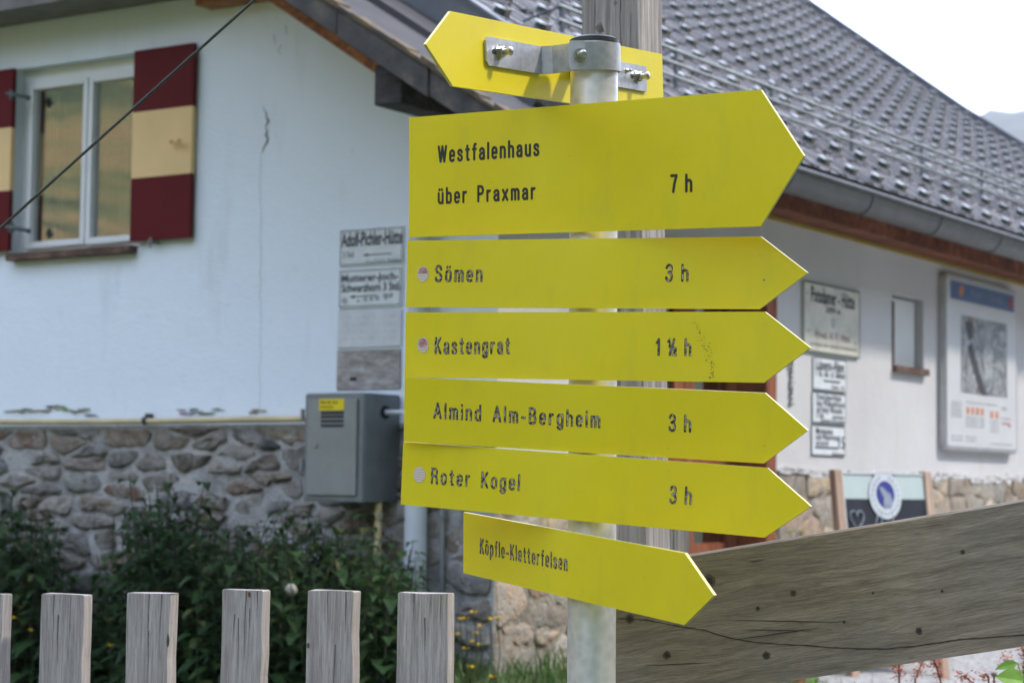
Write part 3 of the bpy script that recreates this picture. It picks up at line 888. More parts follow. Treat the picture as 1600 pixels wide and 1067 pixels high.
mortar_sheet(m_, fw, nL, 0, 4.6, -0.3, zlow, 1)
m_.quad(W(0, 4.6, -1), W(0, UMAX, -1), W(0, UMAX, zlow), W(0, 4.6, zlow))
m_.mi = 1
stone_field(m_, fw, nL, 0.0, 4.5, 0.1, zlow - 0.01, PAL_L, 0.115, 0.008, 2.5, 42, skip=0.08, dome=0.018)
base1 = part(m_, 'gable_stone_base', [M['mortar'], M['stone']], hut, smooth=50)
base1['label'] = 'grey mortared rubble base in the shade under the gable'
m_ = MB()
for (a, b_) in ((0.0, dt0), (dt1, 9.0)):
    mortar_sheet(m_, fr, nR, a, b_, -0.3, ZB2, 2)
m_.quad(W(9, 0, -1), W(TMAX, 0, -1), W(TMAX, 0, ZB2), W(9, 0, ZB2))
m_.mi = 1
for i, (a, b_) in enumerate(((0.0, dt0 - 0.02), (dt1 + 0.03, 9.0))):
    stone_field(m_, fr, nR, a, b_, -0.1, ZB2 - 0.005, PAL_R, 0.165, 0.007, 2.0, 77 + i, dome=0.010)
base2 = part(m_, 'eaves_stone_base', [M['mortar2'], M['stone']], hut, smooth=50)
base2['label'] = 'sunlit tan rubble base under the eaves wall'
# crumbling plaster lip with dark undercut patches above the gas pipe
m_ = MB()
rl = random.Random(9)
for (x0, x1) in ((15, 155), (285, 352), (395, 415)):
    x = x0
    while x < x1:
        w = rl.uniform(6, 20)
        cz_ = 644 + rl.uniform(-5, 5) - (5 if x < 120 and x > 60 else 0)
        N = 9; a = [rl.uniform(0.5, 1.1) for _ in range(N)]
        P = [LW(x + w * .9 * a[q] * math.cos(6.283 * q / N), cz_ + 2.0 * a[q] * math.sin(6.283 * q / N)) for q in range(N)]
        m_.cur = tuple(c_ * rl.uniform(.6, 1.4) for c_ in (0.34, 0.335, 0.33))
        m_.add([W(-0.004 - 0.006 * (q % 2), *p) for q, p in enumerate(P)], [tuple(range(N))])
        x += w * rl.uniform(.35, .9)
part(m_, 'crumbling_plaster', M['stone'], hut)
m_ = MB()
for (a0, a1) in ((0.0, dt0 - .05), (dt1 + 0.12, 9.0)):
    t = a0
    while t < a1:
        N = 8; w = rl.uniform(0.05, 0.16)
        a = [rl.uniform(0.6, 1.15) for _ in range(N)]
        cz_ = ZB2 - 0.01 + rl.uniform(-0.025, 0.02)
        P = [(t + w * a[q] * math.cos(6.283 * q / N), cz_ + 0.022 * a[q] * math.sin(6.283 * q / N)) for q in range(N)]
        m_.prism([W(p[0], -0.002, p[1]) for p in P], nR * 0.010)
        t += w * 0.9
part(m_, 'ragged_plaster_edge', M['plaster2'], hut)

# ---- window
win = MB()
d0 = 0.055
fu1, fz1 = LW(46, 130, d0); fz0 = LW(60, 391, d0)[1]; fu0 = wu0 - 0.02
mid = LW(137, 250, d0)[0]
uu = lambda x: LW(x, 250, d0)[0]
def fbox(mb, u0, u1, z0, z1, t0, t1):
    mb.box(W(t0, u0, z0), G3 * (u1 - u0), Z3 * (z1 - z0), E3 * (t1 - t0))
for (a, b_, c0, c1) in ((fu1 - 0.016, wu1, wz0, wz1), (fu0, fu1 - 0.016, fz1 - 0.016, wz1), (fu0, fu1 - 0.016, wz0, fz0 + 0.016)):
    fbox(win, a, b_, c0, c1, d0 + 0.012, d0 + 0.09)
window = part(win, 'window', M['white_paint'], hut, bevel=0.003)
for (a, b_) in ((mid + 0.003, fu1 - 0.012), (fu0 + 0.02, mid - 0.003)):
    sash = MB()
    z0, z1 = fz0 + 0.012, fz1 - 0.012
    fbox(sash, a, a + 0.030, z0, z1, d0 - 0.01, d0 + 0.05)
    fbox(sash, b_ - 0.030, b_, z0, z1, d0 - 0.01, d0 + 0.05)
    fbox(sash, a + 0.030, b_ - 0.030, z0, z0 + 0.032, d0 - 0.01, d0 + 0.05)
    fbox(sash, a + 0.030, b_ - 0.030, z1 - 0.032, z1, d0 - 0.01, d0 + 0.05)
    part(sash, 'window_frame', M['white_paint'], window, bevel=0.004)
for (a, b_) in ((mid + 0.033, fu1 - 0.042), (fu0 + 0.05, mid - 0.033)):
    pm = MB(); fbox(pm, a - .004, b_ + .004, fz0 + 0.040, fz1 - 0.040, d0 + 0.018, d0 + 0.024)
    part(pm, 'pane', M['glass'], window)
for (a, b_) in ((fu1 - 0.15, fu1 - 0.05), (mid - 0.02, mid + 0.03), (mid - 0.16, mid - 0.10)):
    cm_ = MB()
    for k in range(6):
        ua = a + (b_ - a) * k / 6
        fbox(cm_, ua, ua + (b_ - a) / 6, wz0, wz1, d0 + 0.12 + 0.012 * (k % 2), d0 + 0.125 + 0.012 * (k % 2))
    part(cm_, 'curtain', M['curtain'], window)
rm = MB()
rm.quad(W(1.6, 1.0, 1.9), W(1.6, 4.4, 1.9), W(1.6, 4.4, 3.7), W(1.6, 1.0, 3.7))
rm.quad(W(.3, 1.0, 1.9), W(.3, 4.4, 1.9), W(1.6, 4.4, 1.9), W(1.6, 1.0, 1.9))
rm.quad(W(.34, 1.0, 1.9), W(1.6, 1.0, 1.9), W(1.6, 1.0, 3.7), W(.34, 1.0, 3.7))
rm.quad(W(.34, 4.4, 1.9), W(1.6, 4.4, 1.9), W(1.6, 4.4, 3.7), W(.34, 4.4, 3.7))
part(rm, 'dark_room', M['room'], window)
sm = MB()
s0_, s1_ = LW(204, 380, -0.05)[0], LW(10, 400, -0.05)[0]
fbox(sm, s0_, s1_, wz0 - 0.035, wz0 + 0.004, -0.06, d0 + 0.01)
part(sm, 'sill', M['sill_wood'], window, bevel=0.004)

def shutter(u0, u1, z0, z1, za, zb):
    for (a, b_, mat, nm) in ((z0, za, M['red'], 'shutter_bottom_band'), (za, zb, M['cream'], 'shutter_middle_band'), (zb, z1, M['red'], 'shutter_top_band')):
        yield a, b_, mat, nm
def make_shutter(u0, u1, z0, z1, za, zb, lab):
    mb = MB()
    zz = [z0, za, zb, z1]
    for i in range(3):
        mb.mi = 1 if i == 1 else 0
        mb.box(W(-0.045, u0, zz[i]), G3 * (u1 - u0), Z3 * (zz[i + 1] - zz[i]), E3 * 0.026)
    o = part(mb, 'shutter', [M['red'], M['cream']], window)
    o['label'] = lab
    return o
su1, sz0 = LW(199, 377, -0.06); sz1 = LW(203, 80, -0.06)[1]; su0 = LW(294, 300, -0.06)[0]
sza, szb = LW(201, 279, -0.06)[1], LW(202, 176, -0.06)[1]
sh1 = make_shutter(su0, su1, sz0, sz1, sza, szb, 'dark red shutter with cream middle band, folded open right of the window')
lu0 = LW(13, 250, -0.06)[0]
sh2 = make_shutter(lu0, lu0 + (su1 - su0), sz0, sz1, sza, szb, 'dark red shutter with cream middle band left of the window, cut by the photo edge')
hw = MB()
def hook(px, py, t=-0.09, s=1.0):
    uu_, zz_ = LW(px, py, t)
    hw.tube([W(-0.0, uu_, zz_), W(t - 0.03, uu_, zz_)], 0.006 * s, 8)
    hw.tube([W(t - 0.015, uu_, zz_ - 0.03 * s), W(t - 0.015, uu_ - 0.004, zz_ + 0.02 * s)], 0.007 * s, 8)
hook(238, 378, -0.05)
part(hw, 'shutter_catch', M['pipe_grey'], window)
hw = MB()
a_, b_ = LW(267, 221, -0.07); 
hw.tube([W(-0.075, a_, b_ + .003), W(-0.08, a_ - 0.045, b_ - 0.002), W(-0.09, a_ - 0.075, b_ - 0.006)], [0.005, 0.007, 0.011], 8)
hw.tube([W(-0.066, a_, b_), W(-0.085, a_, b_)], 0.010, 8)
part(hw, 'shutter_latch', M['cream'], window)
hw = MB()
for py in (150, 358):
    a_, b_ = LW(16, py, -0.06)
    hw = MB()
    hw.tube([W(-0.07, a_ + .02, b_ + .01), W(-0.06, a_ - 0.03, b_ + .004), W(-0.02, a_ - 0.075, b_ - .006), W(0.0, a_ - .08, b_ - .01)], [0.009, 0.010, 0.010, 0.014], 8)
    hw.tube([W(-0.06, a_ - .01, b_ - .02), W(-0.06, a_ - .01, b_ + .03)], 0.012, 8)
    part(hw, 'shutter_hinge', M['iron'], window)

# ---- roof
T0 = -1.0            # gable overhang
T1 = 0.17            # where the tiles start
TE = TMAX + 0.15
def tile_plane(u):   # top surface of the tiled roof
    return 3.236 + 0.68 * u if u < 3.4 else 3.236 + 0.68 * 3.4 + 0.76 * (u - 3.4)
m_ = MB()
# tiles
rt = random.Random(21)
tw = 0.36; uc = 0.335
u = -0.45; row = 0
UTOP = 6.1
while u < UTOP - 0.05:
    u2 = min(u + uc, UTOP)
    za, zb = tile_plane(u), tile_plane(u2)
    slope = Vector(G3 * (u2 - u) + Z3 * (zb - za)); L = slope.length; sd = slope / L
    nrm = E3.cross(sd); nrm = nrm if nrm.z > 0 else -nrm
    t = T1 - (tw / 2 if row % 2 else 0)
    while t < TE:
        a = max(t, T1); b_ = min(t + tw - 0.004, TE)
        if b_ - a > 0.05:
            k = rt.uniform(0.85, 1.15); m_.cur = (k, k, k * rt.uniform(0.98, 1.05)); m_.mi = 0
            O = W(a, u, za); wv_ = b_ - a
            lf = nrm * (0.016 + rt.uniform(-.002, .002)); lo = nrm * 0.004
            # ribbed profile across the tile: flat pans between raised ribs
            prof = [(0, 0), (0.06, 0), (0.075, .012), (0.12, .012), (0.135, 0), (0.30, -.003), (0.47, 0), (0.485, .010), (0.53, .010), (0.545, 0), (0.70, -.003), (0.86, 0), (0.875, .012), (0.94, .012), (0.955, 0), (1, 0)]
            n = len(prof)
            top = [O + E3 * (wv_ * p) + lf + nrm * h for p, h in prof]
            up = [O + E3 * (wv_ * p) + sd * (L + .02) + lo + nrm * h * 0.7 for p, h in prof]
            bot = [O + E3 * (wv_ * p) for p, h in prof]
            for i in range(n - 1):
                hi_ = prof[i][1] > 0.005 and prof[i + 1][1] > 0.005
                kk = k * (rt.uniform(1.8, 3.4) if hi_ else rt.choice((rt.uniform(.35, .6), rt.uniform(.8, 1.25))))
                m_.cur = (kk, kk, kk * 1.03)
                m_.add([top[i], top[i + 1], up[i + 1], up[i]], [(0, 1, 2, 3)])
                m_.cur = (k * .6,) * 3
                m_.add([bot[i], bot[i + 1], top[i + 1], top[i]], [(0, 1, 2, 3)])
            if b_ - a > 0.3:
                # pressed snow stop near the lower edge: bright cap, dark throat, pale cheek
                c0 = O + E3 * (wv_ * 0.62) + sd * 0.07 + lf
                m_.cur = (1, 1, 1)
                m_.mi = 2
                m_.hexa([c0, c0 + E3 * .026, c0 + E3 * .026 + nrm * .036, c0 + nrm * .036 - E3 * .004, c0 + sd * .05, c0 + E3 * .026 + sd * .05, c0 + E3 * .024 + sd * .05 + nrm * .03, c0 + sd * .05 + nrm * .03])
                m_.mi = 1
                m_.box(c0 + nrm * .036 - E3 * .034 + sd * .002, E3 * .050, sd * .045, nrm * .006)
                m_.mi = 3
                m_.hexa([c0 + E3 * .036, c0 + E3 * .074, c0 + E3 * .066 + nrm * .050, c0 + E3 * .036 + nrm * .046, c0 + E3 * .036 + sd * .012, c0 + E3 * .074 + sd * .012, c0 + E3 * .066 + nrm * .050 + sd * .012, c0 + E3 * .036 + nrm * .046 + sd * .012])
                m_.mi = 0
        t += tw
    u = u2; row += 1
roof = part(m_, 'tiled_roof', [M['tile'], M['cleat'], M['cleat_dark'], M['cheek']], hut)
# far verge strip and ridge, roof body beneath, rear slope
m_ = MB()
for (a, b_) in ((-0.47, 3.4), (3.4, UTOP)):
    pa, pb = tile_plane(a), tile_plane(b_)
    m_.hexa([W(TE, a, pa - .06), W(TE + .10, a, pa - .06), W(TE + .10, a, pa + .11), W(TE, a, pa + .11),
             W(TE, b_, pb - .06), W(TE + .10, b_, pb - .06), W(TE + .10, b_, pb + .11), W(TE, b_, pb + .11)])
zt = tile_plane(UTOP)
m_.add([W(T0, UTOP - .12, zt - .02), W(T0, UTOP + .1, zt + .1), W(T0, UTOP + .32, zt - .02), W(TE + .1, UTOP - .12, zt - .02), W(TE + .1, UTOP + .1, zt + .1), W(TE + .1, UTOP + .32, zt - .02)], [(0, 1, 4, 3), (1, 2, 5, 4)])
part(m_, 'verge_flashing', simple('dark_flashing', (0.10, 0.105, 0.12), 0.5, 0.3), roof)
m_ = MB()
m_.quad(W(T0, UTOP + .1, zt + .03), W(TE, UTOP + .1, zt + .03), W(TE, UMAX + .5, 2.5), W(T0, UMAX + .5, 2.5))
part(m_, 'rear_slope', M['sheet'], roof)
# boarded soffit: underside of the whole roof
m_ = MB()
def und(u): return tile_plane(u) - 0.05
m_.quad(W(T1, -0.44, und(-.44)), W(TE, -0.44, und(-.44)), W(TE, 3.4, und(3.4)), W(T1, 3.4, und(3.4)))
m_.quad(W(T1, 3.4, und(3.4)), W(TE, 3.4, und(3.4)), W(TE, UTOP, und(UTOP)), W(T1, UTOP, und(UTOP)))
part(m_, 'soffit_boards', M['brown_wood'], roof)
# sheet metal gable strip, lying a little lower than the tiles
def mtl(u): return 3.096 + 0.63 * u
m_ = MB()
ue = -0.80
m_.hexa([W(T0, ue, mtl(ue) - .02), W(T1 + .02, ue, mtl(ue) - .02), W(T1 + .02, ue, mtl(ue)), W(T0, ue, mtl(ue)),
         W(T0, UTOP, mtl(UTOP) - .02), W(T1 + .02, UTOP, mtl(UTOP) - .02), W(T1 + .02, UTOP, mtl(UTOP)), W(T0, UTOP, mtl(UTOP))])
sd = (G3 + Z3 * 0.63).normalized(); mn = E3.cross(sd); mn = mn if mn.z > 0 else -mn
Ls = (UTOP - ue) * math.hypot(1, .63)
for tt in (-0.42,):                                   # folded seam
    m_.box(W(tt, ue, mtl(ue)), E3 * 0.018, sd * Ls, mn * 0.03)
gm = part(m_, 'gable_sheet', M['sheet'], roof)
m_ = MB()                                              # side of the raised tiled part
n = 24
for i in range(n):
    ua, ub = ue + .34 + (UTOP - ue - .34) * i / n, ue + .34 + (UTOP - ue - .34) * (i + 1) / n
    m_.quad(W(T1, ua, mtl(ua) - .01), W(T1, ub, mtl(ub) - .01), W(T1, ub, tile_plane(ub) + .03), W(T1, ua, tile_plane(ua) + .03))
    m_.box(W(T1 - .02, ua, tile_plane(ua) + .028), E3 * .07, G3 * (ub - ua) + Z3 * (tile_plane(ub) - tile_plane(ua)), Z3 * .02)
part(m_, 'step_flashing', simple('light_flashing', (0.13, 0.135, 0.14), 0.45, 0.4), roof)
# verge boards in lengths, with a lichen covered upper edge
m_ = MB()
ua = ue
k = 0
while ua < UTOP:
    ub = min(ua + 0.46, UTOP)
    o = 0.006 * (k % 2)
    m_.hexa([W(T0 - .03 - o, ua, mtl(ua) - .115 - o), W(T0 + .01, ua, mtl(ua) - .115 - o), W(T0 + .01, ua, mtl(ua) + .0), W(T0 - .03 - o, ua, mtl(ua) + .0),
             W(T0 - .03 - o, ub - .004, mtl(ub) - .115 - o), W(T0 + .01, ub - .004, mtl(ub) - .115 - o), W(T0 + .01, ub - .004, mtl(ub)), W(T0 - .03 - o, ub - .004, mtl(ub))])
    ua = ub; k += 1
part(m_, 'verge_board', M['verge'], roof, bevel=0.004)
m_ = MB()
rv = random.Random(8)
ua = ue
while ua < UTOP:
    ub = ua + 0.07
    h = rv.uniform(0.012, 0.03)
    m_.hexa([W(T0 - .045, ua, mtl(ua) + .0), W(T0 + .045, ua, mtl(ua) + .0), W(T0 + .04, ua, mtl(ua) + h), W(T0 - .045, ua, mtl(ua) + h),
             W(T0 - .045, ub, mtl(ub) + .0), W(T0 + .045, ub, mtl(ub) + .0), W(T0 + .04, ub, mtl(ub) + h), W(T0 - .045, ub, mtl(ub) + h)])
    ua = ub
part(m_, 'verge_lichen_edge', M['lichen'], roof)
m_ = MB()                                              # soffit of the gable overhang
m_.quad(W(T0, ue, mtl(ue) - .06), W(T1, ue, mtl(ue) - .06), W(T1, UTOP, mtl(UTOP) - .06), W(T0, UTOP, mtl(UTOP) - .06))
part(m_, 'gable_soffit', M['brown_wood'], roof)
m_ = MB()                                              # rafter lying on the gable wall
a, b_ = 0.0, UTOP
m_.hexa([W(-.10, a, 2.715), W(-.002, a, 2.715), W(-.002, a, 3.02), W(-.10, a, 3.02),
         W(-.10, b_, 2.715 + .645 * b_), W(-.002, b_, 2.715 + .645 * b_), W(-.002, b_, 3.02 + .63 * b_), W(-.10, b_, 3.02 + .63 * b_)])
part(m_, 'gable_rafter', M['orange_wood'], hut)
# purlin along the eaves with its dark end
m_ = MB()
m_.box(W(T0 + .02, -0.17, 2.765), E3 * (-T0 - .14), G3 * .135, Z3 * .165)
part(m_, 'purlin_end', M['dark_wood'], hut, bevel=0.004)
m_ = MB()
m_.box(W(-.10, -0.175, 2.76), E3 * (TMAX + .10), G3 * .17, Z3 * .17)
part(m_, 'eaves_purlin', M['brown_wood'], hut)
m_ = MB()
for i in range(26):                                    # rafter feet under the eaves
    m_ = MB()
    t = 0.35 + i * 0.57
    m_.hexa([W(t, -.40, und(-.40) - .10), W(t + .10, -.40, und(-.40) - .10), W(t + .10, -.40, und(-.40)), W(t, -.40, und(-.40)),
             W(t, .05, und(.05) - .12), W(t + .10, .05, und(.05) - .12), W(t + .10, .05, und(.05)), W(t, .05, und(.05))])
    part(m_, 'rafter_foot', M['brown_wood'], hut)
m_ = MB()
m_.box(W(0.02, -0.02, 2.735), E3 * TMAX, G3 * .02, Z3 * .02)
part(m_, 'yellow_trim', M['yellow_trim'], hut)

# gutter
m_ = MB()
GT0, GO, GZ = -0.46, 0.405, 2.892
rx, rz = 0.085, 0.115
N = 14
def gut(t, q, k=1.0):
    a = math.pi + math.pi * q / N
    return W(t, -GO - rx * k * math.cos(a) * 1.0, GZ + rz * k * math.sin(a))
ts = [GT0 + i * 0.5 for i in range(32)]
vs = []
for t in ts:
    for q in range(N + 1): vs.append(gut(t, q))
m_.add(vs, [(i * (N + 1) + q, i * (N + 1) + q + 1, (i + 1) * (N + 1) + q + 1, (i + 1) * (N + 1) + q) for i in range(len(ts) - 1) for q in range(N)])
m_.add([gut(GT0, q) for q in range(N + 1)], [tuple(range(N + 1))])
m_.tube([W(GT0, -GO - rx, GZ), W(ts[-1], -GO - rx, GZ)], 0.013, 10)
gutter = part(m_, 'gutter', M['gutter'], hut, smooth=60)
m_ = MB()
gt = [RW(x, y, .49)[0] for x, y in ((1365, 304), (1472, 338), (1571, 370))]
stp = gt[1] - gt[0]
for k in range(-3, 12):
    t = gt[0] + stp * k
    if t < GT0 + .1: continue
    vs = []
    for q in range(N + 1):
        for (kk, dt_) in ((1.0, 0), (1.05, 0), (1.05, .022), (1.0, .022)): vs.append(gut(t + dt_, q, kk))
    m_ = MB()
    m_.add(vs, [(q * 4 + a, q * 4 + (a + 1) % 4, q * 4 + 4 + (a + 1) % 4, q * 4 + 4 + a) for q in range(N) for a in range(4)])
    part(m_, 'gutter_bracket', M['bracket'], gutter)

# snow guard
m_ = MB()
ug = 0.08
zg = tile_plane(ug) + .03
sdn = Vector((0, 0, 1))
for h in (0.055, 0.125, 0.195):
    m_.tube([W(0.6, ug, zg + h), W(TMAX, ug, zg + h)], 0.011, 8)
sg = part(m_, 'snow_guard', M['rail'], hut)
m_ = MB()
tg = [None]
def roof_t(px, py):
    n_ = Vector((-G3.x * -0.68, -G3.y * -0.68, 1.0))
    n_ = (Z3 - G3 * 0.68).normalized()
    P = onplane(px, py, W(0, 0, 3.27), n_)
    return (P - K).dot(E3)
gp_ = lambda x, y: (onplane(x, y, W(0, ug, 0), -G3) - K).dot(E3)
t0g = gp_(1330, 240); t1g = gp_(1439, 280)
stp = max(0.6, min(1.6, t1g - t0g))
for k in range(-3, 9):
    t = t0g + stp * k
    if t < 0.5 or t > TMAX: continue
    m_ = MB()
    m_.box(W(t, ug - .006, zg - .03), E3 * .03, G3 * .012, Z3 * .25)
    m_.tube([W(t + .015, ug, zg + .2), W(t + .015, ug + .22, tile_plane(ug + .22) + .03)], 0.007, 6)
    part(m_, 'snow_guard_bracket', M['bracket'], sg)

# balcony underside seen at the top left
m_ = MB()
bu, bz = LW(174, 0, -0.3)
m_.box(W(-0.30, LW(300, 3, -.3)[0] + .05, LW(0, 17, -.3)[1]), G3 * 6, E3 * .28, Z3 * .10)
balc = part(m_, 'balcony', simple('balcony_grey_boards', (0.20, 0.19, 0.18), 0.8, var=0.3), hut)
m_ = MB()
a_, b_ = LW(305, 9, -0.12)
m_.box(W(-0.12, a_ - .42, b_), G3 * .42, E3 * .118, Z3 * .12)
part(m_, 'balcony_beam', M['orange_wood'], balc)

# door
m_ = MB()
fbt = lambda mb, t0, t1, z0, z1, u0, u1: mb.box(W(t0, u0, z0), E3 * (t1 - t0), Z3 * (z1 - z0), G3 * (u1 - u0))
fbt(m_, dt1 - .13, dt1, 0, dz1 - .12, -.015, .22)
fbt(m_, dt0, dt0 + .13, 0, dz1 - .12, -.015, .22)
fbt(m_, dt0, dt1, dz1 - .12, dz1, -.015, .22)
door = part(m_, 'door', M['door_wood'], hut, bevel=0.004)
m_ = MB()
a, b_ = dt0 + .13, dt1 - .13
mid_ = (a + b_) / 2
for (p, q) in ((a, mid_ - .004), (mid_ + .004, b_)):
    m_ = MB()
    fbt(m_, p, p + .11, 0.05, dz1 - .12, .16, .205); fbt(m_, q - .11, q, 0.05, dz1 - .12, .16, .205)
    fbt(m_, p + .11, q - .11, 0.05, 0.95, .165, .2)
    fbt(m_, p + .11, q - .11, 1.28, 1.40, .16, .205); fbt(m_, p + .11, q - .11, dz1 - .26, dz1 - .12, .16, .205)
    part(m_, 'door_leaf', M['door_wood'], door, bevel=0.003)
for (p, q) in ((a, mid_), (mid_, b_)):
    m_ = MB()
    fbt(m_, p + .10, q - .10, 0.95, 1.28, .18, .186); fbt(m_, p + .10, q - .10, 1.40, dz1 - .26, .18, .186)
    part(m_, 'pane', M['glass'], door)
m_ = MB()
m_.quad(W(dt0, .9, 0), W(dt1, .9, 0), W(dt1, .9, dz1), W(dt0, .9, dz1))
m_.quad(W(dt0, .35, 0), W(dt0, .9, 0), W(dt0, .9, dz1), W(dt0, .35, dz1))
m_.quad(W(dt1, .35, 0), W(dt1, .9, 0), W(dt1, .9, dz1), W(dt1, .35, dz1))
m_.quad(W(dt0, .35, dz1), W(dt1, .35, dz1), W(dt1, .9, dz1), W(dt0, .9, dz1))
part(m_, 'hallway', M['room'], door)

# niche window: white louvre panel and brown sill
m_ = MB()
for k in range(7):
    t = n0 + .05 + (n1 - n0 - .09) * k / 7
    fbt(m_, t, t + (n1 - n0 - .09) / 7 - .008, nz0 + .03, nz1 - .02, .045, .07)
niche = part(m_, 'niche_window', M['white_paint'], hut)
m_ = MB()
fbt(m_, n0 - .0, n1 + .02, nz0 - .012, nz0 + .03, -.035, .12)
fbt(m_, n0 - .004, n0 + .022, nz0 + .03, nz1 - .05, -.006, .05)
part(m_, 'sill', M['sill_wood'], niche)

# downpipe and thin pipe on the gable wall
pu, _ = LW(650, 850, -0.08)
m_ = MB()
m_.tube([W(-.085, pu, 0.0), W(-.085, pu, 2.45), W(-.10, pu - .03, 2.55), W(-.18, pu - .25, 2.70), W(-.2, pu - .3, 2.74)], 0.051, 20)
dp = part(m_, 'downpipe', M['pvc'], hut, smooth=60)
m_ = MB()
for z in (0.62, 1.66):
    m_ = MB(); m_.tube([W(-.085, pu, z), W(-.085, pu, z + .04)], 0.056, 20)
    part(m_, 'pipe_clamp', M['pipe_grey'], dp)
pu2, _ = LW(691, 860, -0.03)
m_ = MB()
m_.tube([W(-.03, pu2, 0.0), W(-.03, pu2, 1.55)], 0.011, 8)
m_.tube([W(-.03, pu2, 1.10), W(-.03, pu2, 1.13)], 0.02, 8)
part(m_, 'earthing_rod', M['pipe_grey'], hut)

# ------------------------------------------------------------------ gas pipe and meter box
bt = -0.27
bu0 = LW(569, 700, bt)[0]; bu1 = LW(475, 700, bt)[0]
bz1 = LW(520, 614, bt)[1]; bz0 = LW(520, 784, bt)[1]
m_ = MB()
m_.box(W(bt, bu0, bz0), G3 * (bu1 - bu0), E3 * (-bt - .003), Z3 * (bz1 - bz0))
mbx = m_.build('meter_box', M['box_frame'], bevel=0.006)
root = empty('gas_meter_cabinet', W(bt / 2, (bu0 + bu1) / 2, bz0))
tag(root, 'grey steel gas meter cabinet with yellow sticker on the hut wall above the nettles', 'meter box')
mbx.name = 'cabinet'; put(mbx, root)
m_ = MB()
m_.box(W(bt - .012, bu0 + .035, bz0 + .03), G3 * (bu1 - bu0 - .06), E3 * .010, Z3 * (bz1 - bz0 - .055))
part(m_, 'cabinet_door', M['box'], root, bevel=0.003)
m_ = MB()
vu = lambda x: LW(x, 650, bt - .012)[0]
vz = lambda y: LW(520, y, bt - .012)[1]
for y in (645, 651, 658, 665):
    m_.box(W(bt - .0145, vu(537), vz(y) - .005), G3 * (vu(502) - vu(537)), E3 * .002, Z3 * .011)
part(m_, 'vent_slots', M['slot'], root)
m_ = MB()
m_.box(W(bt - .0150, vu(538), vz(641)), G3 * (vu(499) - vu(538)), E3 * .002, Z3 * (vz(623) - vz(641)))
stk = part(m_, 'sticker', M['sticker'], root)
m_ = MB()
add_text(m_, 'Nur für Gas', W(bt - .0155, vu(501), vz(630)), -G3, Z3, vu(501) - vu(528), .012, -E3 * .001, .01)
add_text(m_, 'Achtung Gas', W(bt - .0155, vu(501), vz(637)), -G3, Z3, vu(501) - vu(521), .010, -E3 * .001, .01)
part(m_, 'sticker_print', M['letter'], stk)
m_ = MB()
m_.tube([W(bt - .018, bu1 - .075, (bz0 + bz1) / 2 + .01), W(bt - .010, bu1 - .075, (bz0 + bz1) / 2 + .01)], 0.012, 12)
for z in (bz0 + .14, bz1 - .12): m_.tube([W(bt - .004, bu1 + .008, z), W(bt - .004, bu1 + .008, z + .05)], 0.010, 8)
part(m_, 'lock', M['pipe_grey'], root)
m_ = MB()
sb = W(bt * .45, bu0, LW(612, 644, bt * .45)[1])
m_.tube([sb + G3 * .002, sb - G3 * .006], 0.03, 14)
part(m_, 'cable_entry', M['slot'], root)
m_ = MB()
m_.tube([sb, sb - G3 * .10, sb - G3 * .16 - Z3 * .05], 0.012, 8)
part(m_, 'cable_stub', M['pvc'], root)
gz = LW(235, 657, -0.04)[1]
m_ = MB()
gp = []
for i in range(9):
    u = bu1 - .01 + (5.0 - bu1) * i / 8
    gp.append(W(-.045, u, gz + 0.004 * math.sin(u * 2.1)))
m_.tube(gp, 0.0145, 12)
gasr = m_.build('pipe', M['gas'], smooth=60)
groot = empty('gas_pipe', W(-.04, 2.0, gz))
tag(groot, 'long cream yellow gas pipe clipped along the top of the stone base', 'pipe')
put(gasr, groot)
for x in (228,):
    m_ = MB(); u = LW(x, 657, -.045)[0]
    m_.tube([W(-.045, u - .012, gz), W(-.045, u + .012, gz)], 0.021, 12)
    m_.box(W(-.045, u - .008, gz), G3 * .016, E3 * .045, Z3 * .035)
    part(m_, 'pipe_clip', M['ink'], groot)
gu = LW(591, 810, -.13)[0]
m_ = MB(); m_.tube([W(-.13, gu, 0.3), W(-.13, gu, bz0 + .01)], 0.0165, 12)
o1 = m_.build('pipe', M['gas'], smooth=60)
r2 = empty('riser_pipe', W(-.13, gu, 0.3))
tag(r2, 'short cream yellow gas riser below the grey meter cabinet, half hidden by leaves', 'pipe')
put(o1, r2)
m_ = MB(); zc = LW(591, 806, -.13)[1]
m_.tube([W(-.13, gu, zc - .015), W(-.13, gu, zc + .015)], 0.026, 8)
part(m_, 'pipe_union', M['steel'], r2)

# ------------------------------------------------------------------ notices on the gable wall
def notice(u1, z0, u0, z1, mat, name, label, thick=0.008, edge=None, group=None):
    root = empty(name, W(-.004, (u0 + u1) / 2, z0))
    tag(root, label, 'sign', group)
    m_ = MB()
    m_.box(W(-thick - .001, u0, z0), G3 * (u1 - u0), E3 * thick, Z3 * (z1 - z0))
    part(m_, 'plate', mat, root, bevel=0.003)
    if edge:
        m_ = MB(); w = .0035; L = -E3 * (thick + .0022); i = .008
        for (a, b_, c0, c1) in ((u0 + i, u1 - i, z0 + i, z0 + i + w), (u0 + i, u1 - i, z1 - i - w, z1 - i), (u0 + i, u0 + i + w, z0 + i + w, z1 - i - w), (u1 - i - w, u1 - i, z0 + i + w, z1 - i - w)):
            m_.quad(W(0, a, c0) + L, W(0, b_, c0) + L, W(0, b_, c1) + L, W(0, a, c1) + L)
        part(m_, 'border', edge, root)
    return root
def ltext(mb, s, pa, pb, cap_px, offset=0.02, th=.010):
    u0_, z0_ = LW(pa[0], pa[1], -th); u1_, _ = LW(pb[0], pb[1], -th)
    zc_ = LW(pa[0], pa[1] - cap_px, -th)[1]
    O = W(0, u0_, z0_); 
    add_text(mb, s, O, -G3, Z3, u0_ - u1_, zc_ - z0_, -E3 * (th + .001), offset)
